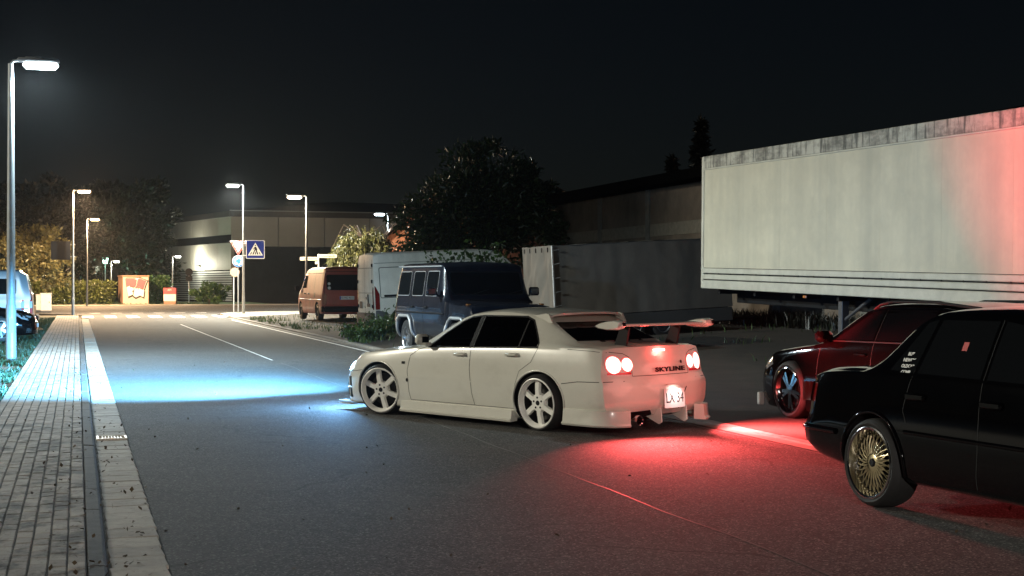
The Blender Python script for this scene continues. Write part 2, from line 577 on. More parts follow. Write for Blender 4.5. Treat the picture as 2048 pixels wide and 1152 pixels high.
def wheel_parts(R, rim, wd, style, rim_m, seg=48):
    """the shared meshes of one wheel whose outer face looks to +y"""
    out = {}
    h = wd / 2
    sh = min(0.03, (R - rim) * 0.6)
    b = MB()
    b.lathe([(rim - 0.004, h - 0.01), (rim + 0.006, h + 0.004), (rim + 0.4 * (R - rim), h + 0.012), (R - sh * 0.5, h - 0.004), (R - 0.004, h - sh), (R, h - sh - 0.02), (R, -h + sh + 0.02), (R - sh * .5, -h + 0.004), (rim, -h)], seg)
    out['tyre'] = b
    b = MB()
    dish = {'six': 0.03, 'mesh': 0.05, 'five': 0.03, 'steel': 0.03}[style]
    b.lathe([(rim - 0.002, h - 0.004), (rim + 0.004, h + 0.008), (rim - 0.006, h + 0.012), (rim - 0.018, h + 0.004), (rim - 0.03, h - dish), (rim - 0.036, h - dish - 0.012)], seg)
    br = MB(); br.lathe([(rim - 0.034, h - dish - 0.008), (rim - 0.045, h - dish - 0.05), (rim - 0.05, -h * 0.9), (rim, -h)], seg)
    out['barrel'] = (br, M_black if style != 'mesh' else rim_m)  # barrel blackened to paint in the shade behind the spokes
    hz = h - dish
    if style == 'six':
        for k in range(6):
            a = math.radians(60 * k + 30)
            Rm = Matrix.Rotation(a, 3, 'Y')
            w0, w1, r1 = 0.025, 0.036, rim - 0.028
            P = [(0.05, -w0 - .004, hz + 0.01), (r1 * 0.55, -w0, hz + 0.012), (r1, -w1 * .75, hz - 0.002), (r1, w1 * .75, hz - 0.002), (r1 * 0.55, w0, hz + 0.012), (0.05, w0 + .004, hz + 0.01)]
            vs_ = [Rm @ Vector((p[0], p[2], p[1])) for p in P] + [Rm @ Vector((p[0], p[2] - 0.035, p[1] * 1.15)) for p in P]
            fs = [(0, 1, 4, 5), (1, 2, 3, 4), (6, 11, 10, 7), (7, 10, 9, 8)]
            for i in range(6): fs.append((i, i + 6, (i + 1) % 6 + 6, (i + 1) % 6))
            b.add(vs_, fs)
        b.lathe([(0.0, hz + 0.014), (0.085, hz + 0.014), (0.098, hz - 0.0), (0.1, hz - 0.04)], 32)
        hub = MB()
        hub.lathe([(0.0, hz + 0.019), (0.024, hz + 0.019), (0.028, hz + 0.012)], 20)
        for k in range(5):
            a = math.radians(72 * k + 18)
            hub.lathe([(0.0, hz + 0.017), (0.011, hz + 0.017), (0.012, hz + 0.01)], 10, c=(0.058 * math.cos(a), 0, 0.058 * math.sin(a)))
        out['hub'] = (hub, M_black)
    elif style == 'mesh':
        sp = MB()
        for k in range(26):
            for s in (-1, 1):
                a = math.radians(360 / 26 * k)
                r0, r1 = 0.062, rim - 0.045
                pts = []
                for t in (0, .25, .5, .75, 1):
                    aa = a + s * math.radians(15) * (t - 0.15)
                    r = r0 + (r1 - r0) * t
                    pts.append((r * math.cos(aa), hz + 0.02 - 0.028 * t * t + 0.004 * s, r * math.sin(aa)))
                sp.tube(pts, [0.0055, 0.005, 0.0045, 0.0045, 0.006], 5, cap=False)
        for k in range(40):
            a = math.radians(9 * k)
            sp.lathe([(0, 0.006), (0.006, 0.005), (0.007, 0.0)], 6, c=((rim - 0.036) * math.cos(a), h - dish + 0.012, (rim - 0.036) * math.sin(a)))
        sp.lathe([(0.0, hz + 0.02), (0.05, hz + 0.02), (0.066, hz + 0.012), (0.07, hz - 0.03)], 24)
        out['spokes'] = (sp, mat('gold_paint', (0.5, 0.42, 0.25), 0.3, 0.5))
        hub = MB(); hub.lathe([(0, hz + 0.032), (0.026, hz + 0.032), (0.034, hz + 0.018)], 6)
        out['hub'] = (hub, M_black)
        bk = MB(); bk.lathe([(0.0, hz - 0.06), (rim - 0.05, hz - 0.06)], 24)
        out['brake_disc'] = (bk, M_black)
    elif style == 'five':
        for k in range(5):
            for s in (-1, 1):
                a = math.radians(72 * k + s * 9)
                Rm = Matrix.Rotation(a, 3, 'Y')
                P = [(0.04, -0.016), (rim - 0.03, -0.02), (rim - 0.03, 0.02), (0.04, 0.016)]
                vs_ = [Rm @ Vector((p[0], hz + 0.01 - 0.01 * (p[0] > .1), p[1])) for p in P] + [Rm @ Vector((p[0], hz - 0.03, p[1])) for p in P]
                b.add(vs_, [(0, 1, 2, 3), (7, 6, 5, 4)] + [(i, i + 4, (i + 1) % 4 + 4, (i + 1) % 4) for i in range(4)])
        b.lathe([(0, hz + 0.015), (0.06, hz + 0.012), (0.07, hz - 0.03)], 24)
    else:
        b.lathe([(0.0, hz + 0.02), (0.06, hz + 0.02), (0.075, hz - 0.005), (0.12, hz + 0.002), (0.15, hz - 0.01), (rim - 0.04, hz - 0.02)], 32)
    out['rim'] = b
    if style in ('six', 'five'):
        bk = MB(); bk.lathe([(0.0, hz - 0.07), (rim * 0.72, hz - 0.07), (rim * 0.72, hz - 0.095)], 28)
        out['brake_disc'] = (bk, mat('brake_iron', (0.05, 0.048, 0.045), 0.5, 0.6))
        bk = MB(); bk.lathe([(0.0, hz - 0.14), (rim - 0.045, hz - 0.14)], 24)
        out['dust_shield'] = (bk, M_black)
    res = {}
    for k, q in out.items():
        mb, m = (q if isinstance(q, tuple) else (q, M_rubber if k == 'tyre' else rim_m))
        me = bpy.data.meshes.new(k)
        me.from_pydata([tuple(p) for p in mb.v], [], mb.f)
        me.materials.append(m)
        recalc(me)
        me.shade_smooth(); me.set_sharp_from_angle(angle=math.radians(38))
        res[k] = me
    return res
def add_wheel(parent, meshes, x, y, z, steer=0.0, camber=0.0, spin=0.0):
    s = 1 if y > 0 else -1
    e = empty('wheel', (x, y, z), 0, parent)
    e.rotation_euler = (-s * camber if s > 0 else -s * camber, 0, steer + (0 if s > 0 else math.pi))
    for k, me in meshes.items():
        o = put(k, me, e)
        o.rotation_euler = (0, spin, 0)
    return e
def mirror_x(poly): return [(-p, q) for p, q in poly][::-1]
def plate(parent, o, right, up, w, h, txt, parts=True, band=True, col=None, tilt=0):
    M = frame(o, right, up)
    e = empty('number_plate', (0, 0, 0), 0, parent)
    e.matrix_local = M
    MB().prism(rrect(-w / 2, -h / 2, w / 2, h / 2, 0.012), -0.004, 0.004, 'xy').build('plate', col or M_white, e, fixn=True)
    if band:
        MB().prism([(-w / 2 + 0.004, -h / 2 + .004), (-w / 2 + 0.045, -h / 2 + .004), (-w / 2 + 0.045, h / 2 - .004), (-w / 2 + 0.004, h / 2 - .004)], 0.0042, 0.0056, 'xy').build('country_band', mat('plate_blue', (0.01, 0.06, 0.45), 0.4), e, fixn=True)
    if txt:
        lettering('lettering', txt, h * 0.75, M_black, e, Matrix.Translation((0.02 if band else 0, 0, 0.0055)), 0.0006, width=w * (0.82 if band else 0.85))
    return e
# ------------------------------------------------------------------ ground, road, pavement
big = mat('dark_earth', (0.035, 0.03, 0.022), 0.95, var=0.4, vscale=0.6, bump=0.6, bscale=6)
def sheet(name, pts, z, m, parent=None):
    return mk(name, [(p[0], p[1], z if not callable(z) else z(p)) for p in pts], [tuple(range(len(pts)))], m, parent)
setp(mk('ground', [(-900, -300, -0.06), (900, -300, -0.06), (900, 1200, -0.06), (-900, 1200, -0.06)], [(0, 1, 2, 3)], big), kind='structure')

M_asph = mat('asphalt', (0.050, 0.0485, 0.047), 0.86, var=0.28, vscale=3.0, bump=0.6, bscale=160, spec=0.35)
stain(M_asph, (0.03, 0.03, 0.03), 1.1, 0.5, 0.75, (1, 1, 1), 0.6)
stain(M_asph, (0.085, 0.08, 0.074), .35, 0.52, 0.6, (1, 1, 1), 0.5, 4)
stain(M_asph, (0.02, 0.02, 0.02), 2.3, 0.66, 0.72, (1, 1, 1), 0.7)
def speckle(m, scale, lo, hi, col):
    L = m.node_tree.links; b = m.node_tree.nodes['Principled BSDF']; src = b.inputs['Base Color'].links[0].from_socket
    tc = nd(m, 'ShaderNodeTexCoord'); v = nd(m, 'ShaderNodeTexVoronoi'); v.inputs['Scale'].default_value = scale
    L.new(tc.outputs['Object'], v.inputs['Vector'])
    sp = nd(m, 'ShaderNodeSeparateColor'); L.new(v.outputs['Color'], sp.inputs[0])
    mr = nd(m, 'ShaderNodeMapRange'); mr.inputs['From Min'].default_value, mr.inputs['From Max'].default_value = lo, hi
    L.new(sp.outputs[0], mr.inputs['Value'])
    mx = nd(m, 'ShaderNodeMix', data_type='RGBA'); L.new(mr.outputs[0], mx.inputs['Factor']); L.new(src, mx.inputs[6]); mx.inputs[7].default_value = (*col, 1)
    L.new(mx.outputs[2], b.inputs['Base Color'])
def cracks(m, scale, width, amt):
    L = m.node_tree.links; b = m.node_tree.nodes['Principled BSDF']; src = b.inputs['Base Color'].links[0].from_socket
    tc = nd(m, 'ShaderNodeTexCoord'); n = nd(m, 'ShaderNodeTexNoise'); n.inputs['Scale'].default_value = 1.3; n.inputs['Detail'].default_value = 6
    ad = nd(m, 'ShaderNodeVectorMath', operation='MULTIPLY_ADD'); ad.inputs[1].default_value = (.9, .9, .9)
    L.new(tc.outputs['Object'], n.inputs['Vector']); L.new(n.outputs['Color'], ad.inputs[0]); L.new(tc.outputs['Object'], ad.inputs[2])
    v = nd(m, 'ShaderNodeTexVoronoi', feature='DISTANCE_TO_EDGE'); v.inputs['Scale'].default_value = scale
    L.new(ad.outputs[0], v.inputs['Vector'])
    mr = nd(m, 'ShaderNodeMapRange'); mr.inputs['From Max'].default_value = width; mr.inputs['To Min'].default_value = amt; mr.inputs['To Max'].default_value = 0
    L.new(v.outputs['Distance'], mr.inputs['Value'])
    k = nd(m, 'ShaderNodeTexNoise'); k.inputs['Scale'].default_value = .35; L.new(tc.outputs['Object'], k.inputs['Vector'])
    k2 = nd(m, 'ShaderNodeMapRange'); k2.inputs['From Min'].default_value, k2.inputs['From Max'].default_value = .48, .56; L.new(k.outputs['Fac'], k2.inputs['Value'])
    mm = nd(m, 'ShaderNodeMath', operation='MULTIPLY'); L.new(mr.outputs[0], mm.inputs[0]); L.new(k2.outputs[0], mm.inputs[1])
    mx = nd(m, 'ShaderNodeMix', data_type='RGBA'); L.new(mm.outputs[0], mx.inputs['Factor']); L.new(src, mx.inputs[6]); mx.inputs[7].default_value = (.012, .012, .012, 1)
    L.new(mx.outputs[2], b.inputs['Base Color'])
speckle(M_asph, 75, 0.55, 1.0, (0.105, 0.10, 0.094))
speckle(M_asph, 85, 0.86, 0.92, (0.2, 0.19, 0.175))
speckle(M_asph, 110, 0.16, 0.08, (0.012, 0.012, 0.012))
cracks(M_asph, .33, .008, .85)
road = MB()
def rquad(b, s0, s1, l0, l1, z):
    n = max(1, int((s1 - s0) / 6))
    for i in range(n):
        a, c = s0 + (s1 - s0) * i / n, s0 + (s1 - s0) * (i + 1) / n
        b.add([rd(a, l0, z), rd(a, l1, z), rd(c, l1, z), rd(c, l0, z)], [(0, 1, 2, 3)])
rquad(road, -60, 72, 0.482, 6.53, 0.0)
# the bell mouth and the cross street with the roundabout entry
road.add([rd(72, 0.482), rd(72, 6.53), rd(75, 7.2), rd(79, 10), rd(81, 40), rd(104, 40), rd(104, -45), rd(84, -45), rd(80, -4), rd(76, -0.4)], [tuple(range(10))])
road = setp(road.build('road', M_asph), kind='structure')
M_seam = mat('seam_bitumen', (0.105, 0.1, 0.095), 0.6, var=0.3, vscale=8)
M_paint = mat('road_paint', (0.62, 0.62, 0.6), 0.7, var=0.25, vscale=5)
stain(M_paint, (0.1, 0.1, 0.1), 4.0, 0.56, 0.7)
def strip(name, s0, s1, l0, w, z, m, wob=0.01, parent=road):
    n = max(2, int((s1 - s0) / 0.5)); v, f = [], []
    for i in range(n + 1):
        s = s0 + (s1 - s0) * i / n
        dl = wob * (noise.noise(Vector((s * 0.7, l0, 0))) + 0.5 * noise.noise(Vector((s * 3, l0, 5))))
        ww = w * (1 + 0.35 * noise.noise(Vector((s * 2.1, 9, l0))) * (wob > 0))
        v += [rd(s, l0 + dl - ww / 2, z), rd(s, l0 + dl + ww / 2, z)]
    for i in range(n): f.append((2 * i, 2 * i + 1, 2 * i + 3, 2 * i + 2))
    return mk(name, v, f, m, parent)
strip('asphalt_seam', 4, 28, 3.82, 0.016, 0.004, M_seam, 0.05)
strip('centre_marking', 29, 56, 3.78, 0.045, 0.004, M_paint, 0.01)
strip('edge_marking', 30, 62, 6.36, 0.09, 0.004, M_paint, 0.0)
strip('asphalt_seam', 4, 22, 6.46, 0.025, 0.004, M_seam, 0.04)
for i in range(9):
    s0 = 67.5
    l = 0.2 + i * 1.02
    mk('crosswalk_bar', [rd(s0, l, .005), rd(s0, l + .52, .005), rd(s0 + 4, l + .52, .005), rd(s0 + 4, l, .005)], [(0, 1, 2, 3)], M_paint, road)
for i in range(6):
    l = 0.6 + i * 1.1
    mk('yield_bar', [rd(78, l, .005), rd(78, l + .55, .005), rd(78.5, l + .55, .005), rd(78.5, l, .005)], [(0, 1, 2, 3)], M_paint, road)

# pavement of small rectangular pavers
M_bed = mat('paver_bed', (0.022, 0.02, 0.017), 0.95, var=0.5, vscale=12)
M_pav = mat('concrete_paver', (0.31, 0.285, 0.25), 0.85, var=0.22, vscale=9, bump=0.3, bscale=90, objvar=0.16, world=True)
stain(M_pav, (0.035, 0.033, 0.03), 4.0, 0.46, 0.6, (1, 0.6, 1), 0.85, world=True)
stain(M_pav, (0.05, 0.047, 0.042), 26.0, 0.56, 0.66, (1, 1, 1), 0.7, world=True)
M_pav2 = mat('concrete_paver_far', (0.27, 0.235, 0.20), 0.85, var=0.18, vscale=2.2, bump=0.3, bscale=40, island=0.16)
stain(M_pav2, (0.06, 0.055, 0.05), 1.6, 0.54, 0.7, (1, 1, 1), 0.7)
PZ = 0.035
bed = MB()
rquad(bed, 2, 72, -1.0, 0.046, PZ - 0.012)
pave = setp(bed.build('pavement', M_bed), kind='structure')
def chunk(w, l, h, b):
    """a paver: chamfered top, no underside"""
    v = [(-w / 2, -l / 2, -h), (w / 2, -l / 2, -h), (w / 2, l / 2, -h), (-w / 2, l / 2, -h)]
    v += [(-w / 2, -l / 2, -b), (w / 2, -l / 2, -b), (w / 2, l / 2, -b), (-w / 2, l / 2, -b)]
    v += [(-w / 2 + b, -l / 2 + b, 0), (w / 2 - b, -l / 2 + b, 0), (w / 2 - b, l / 2 - b, 0), (-w / 2 + b, l / 2 - b, 0)]
    f = [(8, 9, 10, 11)]
    for i in range(4):
        j = (i + 1) % 4
        f += [(i, j, j + 4, i + 4), (i + 4, j + 4, j + 8, i + 8)]
    return v, f
cv, cf = chunk(0.0905, 0.1875, 0.03, 0.005)
pav_me = bpy.data.meshes.new('paver'); pav_me.from_pydata(cv, [], cf); pav_me.materials.append(M_pav)
cand = []
for r in range(10):
    l = 0.046 - 0.05 - 0.1 * r
    n0 = 7.0
    k = 0
    while True:
        s = n0 + 0.2 * k + (0.1 if r % 2 else 0)
        if s > 71.5: break
        p = rd(s, l)
        vis = abs(p.x / p.y * F) < 1040 and (CH * F / p.y + HZ) < 1175
        cand.append((0 if vis else 1, s, l, r))
        k += 1
cand.sort()
far = MB()
for i, (nv, s, l, r) in enumerate(cand):
    dz = rnd.uniform(-0.003, 0.002); ln = l + rnd.uniform(-.002, .002)
    if i < 300 and nv == 0:
        o = put('paver', pav_me, pave, rd(s, ln, PZ + dz), (rnd.uniform(-.012, .012), rnd.uniform(-.015, .015), RA + rnd.uniform(-.008, .008)))
    elif nv == 0 or s > 10:
        c = rd(s, ln, PZ + dz)
        rot = Matrix.Rotation(RA + rnd.uniform(-.006, .006), 3, 'Z')
        far.add([rot @ Vector(q) + c for q in cv[4:]], [(4, 5, 6, 7)] + [(a, (a + 1) % 4, (a + 1) % 4 + 4, a + 4) for a in range(4)])
o = far.build('pavers', M_pav2, pave); o['kind'] = 'stuff'
# dark kerb stones, one metre each
M_kerb = mat('kerb_stone', (0.06, 0.058, 0.056), 0.85, var=0.35, vscale=7, bump=0.4, bscale=80, objvar=0.15, world=True)
kerb = empty('kerb', rd(0, 0)); setp(kerb, kind='structure')
prof = [(0.052, -0.05), (0.052, 0.026), (0.058, 0.031), (0.135, 0.028), (0.150, 0.02), (0.156, 0.002), (0.156, -0.05)]
kv, kf = [], []
for t in (0.004, 0.996):
    kv += [(p - 0.1, t, q) for p, q in prof]
n = len(prof)
kf = [(i, i + 1, i + 1 + n, i + n) for i in range(n - 1)] + [tuple(range(n)), tuple(range(2 * n - 1, n - 1, -1))]
k_me = bpy.data.meshes.new('kerb_stone'); k_me.from_pydata(kv, [], kf); k_me.materials.append(M_kerb)
for i in range(6, 66):
    put('kerb_stone', k_me, kerb, rd(i, 0.1, rnd.uniform(-.003, .003)), (0, 0, RA))
# pale gutter slabs
M_gut = mat('gutter_concrete', (0.36, 0.335, 0.29), 0.85, var=0.2, vscale=7, bump=0.35, bscale=70, objvar=0.14, world=True)
stain(M_gut, (0.07, 0.065, 0.055), 13.0, 0.58, 0.68, (1, 1, 1), 0.8, world=True)
gb = MB(); rquad(gb, 5, 66, 0.15, 0.49, -0.02)
gut = setp(gb.build('gutter', M_bed), kind='structure')
gv, gf = chunk(0.300, 0.312, 0.03, 0.004)
g_me = bpy.data.meshes.new('gutter_slab'); g_me.from_pydata(gv, [], gf); g_me.materials.append(M_gut)
k = 0
s = 6.9
while s < 66:
    put('gutter_slab', g_me, gut, rd(s, 0.322 + rnd.uniform(-.003, .003), 0.004 + rnd.uniform(-.004, .002)), (rnd.uniform(-.01, .01), rnd.uniform(-.01, .01), RA + 0.03 + rnd.uniform(-.02, .02)))
    s += 0.322 if s < 40 else 0.322
# cast iron street drain let into the gutter
dr = setp(empty('street_drain', rd(14.75, 0.325, 0.012), RA), 'small pale metal drain cover let into the gutter slabs', 'drain')
M_iron = mat('worn_iron', (0.5, 0.45, 0.38), 0.45, 0.5, var=0.3, vscale=20)
db = MB()
for q in (-0.135, 0.135): db.box((q, 0, 0), (0.03, 0.30, 0.02), 0.003)
for q in (-0.14, 0.14): db.box((0, q, 0), (0.24, 0.02, 0.02), 0.003)
db.build('frame', M_iron, dr)
for i in range(7): MB().box((-0.09 + 0.03 * i, 0, -0.002), (0.015, 0.26, 0.014), 0.002).build('bar', M_iron, dr)
# verge and lot left of the pavement; climbing lot right of the road
M_soil = mat('verge_soil', (0.05, 0.048, 0.03), 0.95, var=0.4, vscale=1.5, bump=0.7, bscale=9)
vb = MB(); rquad(vb, 4, 72, -3.2, -0.985, PZ - 0.02)
setp(vb.build('verge', M_soil), kind='structure')
M_lot = mat('lot_paving', (0.11, 0.1, 0.09), 0.9, var=0.25, vscale=1.2, bump=0.3, bscale=30)
lb = MB(); rquad(lb, 4, 66, -30, -3.2, PZ - 0.03)
setp(lb.build('lot_left', M_lot), kind='structure')
M_grav = mat('lot_gravel', (0.026, 0.021, 0.015), 0.95, var=0.35, vscale=1.6, bump=0.8, bscale=26)
stain(M_grav, (0.014, 0.013, 0.009), 0.5, 0.5, 0.62, (1, 1, 1), 0.8)
ls = [6.855, 7.4, 8, 10, 12, 14, 17, 20, 24, 40]
ss = list(np.linspace(-20, 66, 44))
gvv, gff = [], []
for s in ss:
    for l in ls:
        gvv.append(rd(s, l, terr(l, s) + (0.012 + 0.033 * min(1, max(0, (s - 20) / 8))) + (0.02 * noise.noise(Vector((s * .3, l * .3, 1))) if l > 7.5 else 0)))
for i in range(len(ss) - 1):
    for j in range(len(ls) - 1):
        gff.append((i * len(ls) + j, i * len(ls) + j + 1, (i + 1) * len(ls) + j + 1, (i + 1) * len(ls) + j))
setp(mk('lot_right', gvv, gff, M_grav, smooth=60), kind='structure')
# kerb of the far edge of the road
kr_ = empty('kerb_right', rd(0, 0)); setp(kr_, kind='structure')
M_kerb2 = mat('kerb_stone_pale', (0.2, 0.19, 0.17), 0.85, var=0.35, vscale=5, bump=0.4, bscale=80, objvar=0.15, world=True)
prof2 = [(-0.14, -0.09), (-0.14, 0.035), (-0.12, 0.05), (0.0, 0.05), (0.02, 0.04), (0.02, -0.09)]
kv = []
for t in (0.004, 0.996): kv += [(p, t, q) for p, q in prof2]
n = len(prof2)
kf = [(i, i + 1, i + 1 + n, i + n) for i in range(n - 1)] + [tuple(range(n)), tuple(range(2 * n - 1, n - 1, -1))]
k2_me = bpy.data.meshes.new('kerb_stone'); k2_me.from_pydata(kv, [], kf); k2_me.materials.append(M_kerb2)
for i in range(4, 66): put('kerb_stone', k2_me, kr_, rd(i, 6.84, rnd.uniform(-.004, .004) - .036 * (1 - min(1, max(0, (i - 20) / 8)))), (0, 0, RA))
gs = MB(); rquad(gs, 4, 66, 6.54, 6.71, 0.003); setp(gs.build('gutter_strip', mat('gutter_strip', (0.17, 0.16, 0.14), 0.85, var=0.3, vscale=4)), kind='structure')
# far pavement and lawn beyond the cross street
M_far = mat('far_paving', (0.3, 0.27, 0.23), 0.85, var=0.2, vscale=1.0)
fp = MB()
fp.add([rd(104, -45, .05), rd(104, 40, .05), rd(107, 40, .05), rd(107, -45, .05)], [(0, 1, 2, 3)])
fp.add([rd(104, 40, -.05), rd(104, -45, -.05), rd(104, -45, .05), rd(104, 40, .05)], [(0, 1, 2, 3)])
setp(fp.build('far_pavement', M_far), kind='structure')
M_lawn = mat('lawn_ground', (0.035, 0.07, 0.02), 0.95, var=0.4, vscale=0.7, bump=0.8, bscale=5)
setp(mk('lawn', [rd(107, -60, .04), rd(107, 14, .04), rd(122, 14, .04), rd(122, -60, .04)], [(0, 1, 2, 3)], M_lawn), kind='structure')
isl = MB()
isl.prism([tuple(rd(s, l)[:2]) for s, l in ((66, 6.75), (73, 6.9), (76, 7.8), (78.5, 10.2), (80.5, 40), (66, 40))], -0.03, 0.06, 'xy')
setp(isl.build('corner_pavement', M_far, fixn=True), kind='structure')
# ------------------------------------------------------------------ the white saloon pulling out
def place(name, c, h, z=0.0, pitch=0.0, roll=0.0):
    return empty(name, (c[0], c[1], z), math.atan2(h[1], h[0]), None, pitch, roll)
M_wpaint = mat('white_car_paint', (0.62, 0.61, 0.54), 0.28, coat=0.9, var=0.03, vscale=2.5)
stain(M_wpaint, (.42, .40, .34), 2.2, .5, .8, (1, 1, 1.6), .5)
M_wrim = mat('white_wheel_paint', (0.86, 0.85, 0.79), 0.35, coat=0.4, var=0.05, vscale=20)
M_tint = glass('car_glass', (0.42, 0.45, 0.44))
M_tint2 = glass('car_glass_dark', (0.16, 0.17, 0.17))
M_int = mat('car_interior', (0.012, 0.012, 0.013), 0.8)
sky_h = (-0.70, 0.714)
car = place('white_saloon_car', (-0.046, 16.56), sky_h)
setp(car, 'low white four-door saloon with tall rear wing and lit round brake lights, pulling out', 'car')
B = Body([
    (2.30, .10, .58, .66, .36, .63, .50, .42, .565, .575),
    (2.22, .085, .70, .77, .38, .735, .565, .48, .615, .63),
    (2.05, .08, .79, .835, .42, .79, .645, .52, .685, .70),
    (1.75, .09, .82, .862, .46, .815, .705, .55, .745, .76),
    (1.33, .09, .83, .872, .48, .825, .752, .57, .79, .805),
    (1.00, .09, .83, .865, .48, .825, .78, .59, .822, .837),
    (0.74, .09, .83, .86, .50, .825, .80, .62, .855, .872),
    (0.62, .09, .83, .86, .50, .825, .808, .68, .895, .925),
    (0.30, .09, .83, .86, .50, .828, .825, .64, 1.055, 1.10),
    (0.06, .09, .83, .86, .50, .828, .836, .615, 1.165, 1.21),
    (-.12, .09, .83, .86, .50, .828, .842, .605, 1.212, 1.255),
    (-.50, .09, .83, .86, .50, .828, .853, .60, 1.24, 1.285),
    (-.90, .09, .83, .862, .50, .828, .865, .595, 1.222, 1.268),
    (-1.12, .09, .83, .868, .50, .826, .872, .595, 1.185, 1.232),
    (-1.40, .09, .83, .872, .50, .82, .878, .60, 1.07, 1.11),
    (-1.68, .11, .82, .87, .50, .812, .882, .625, .955, .982),
    (-1.78, .12, .82, .868, .50, .808, .882, .64, .918, .938),
    (-2.00, .14, .81, .862, .50, .80, .884, .66, .908, .922),
    (-2.28, .16, .79, .855, .50, .785, .880, .66, .903, .915),
    (-2.37, .19, .77, .84, .48, .765, .866, .64, .890, .900)],
    ([.05, .17, .26, .34, .50, .545, .585, .62, .72, .86, .95], [.16, .09, .02, 0, 0, .012, .048, .058, .068, .105, .14]),
    ([.05, .12, .20, .42, .50, .58, .66], [-.01, .01, .03, .0, -.02, -.05, -.11]), kr=.15, kf=.32, n=76, k=4, Lr=.42, Lf=.75, tens=.45, bulge=.008)
AX, WZ, AR, AZ = 1.3325, 0.298, 0.372, 0.318
cav = MB()
poly = [(.62, .46), (.60, .85), (.02, 1.135), (-.14, 1.178), (-.5, 1.205), (-.92, 1.188), (-1.1, 1.14), (-1.60, .90), (-1.6, .46)]
def hy(z): return .735 if z <= .8 else .735 + (.53 - .735) * (z - .8) / (1.2 - .8)
v = [(x, s * hy(z), z) for s in (1, -1) for x, z in poly]
n = len(poly)
cav.add(v, [tuple(range(n)), tuple(range(2 * n - 1, n - 1, -1))] + [(i, i + n, (i + 1) % n + n, (i + 1) % n) for i in range(n)])
cut = [cav.build('cutter', M_int, fixn=True)]
wF = [(.445, .838), (-.235, .856), (-.235, 1.188), (-.08, 1.170), (.06, 1.115), (.30, .975)]
wR = [(-.30, .857), (-1.275, .884), (-1.27, .92), (-1.06, 1.15), (-.94, 1.188), (-.30, 1.190)]
for w in (wF, wR):
    for s in (1, -1): cut.append(MB().prism(w, s * .3, s * 1.3).build('cutter', M_int, fixn=True))
cut.append(MB().prism([(-.66, .905), (.66, .905), (.56, 1.15), (-.56, 1.15)], 0.05, 1.3, 'yz').build('cutter', M_int, fixn=True))
cut.append(MB().prism([(-.63, .95), (.63, .95), (.53, 1.14), (-.53, 1.14)], -1.15, -2.7, 'yz').build('cutter', M_int, fixn=True))
cut += arch_cutters((AX, -AX), WZ + .012, (AR, AZ), 1.3, .52)
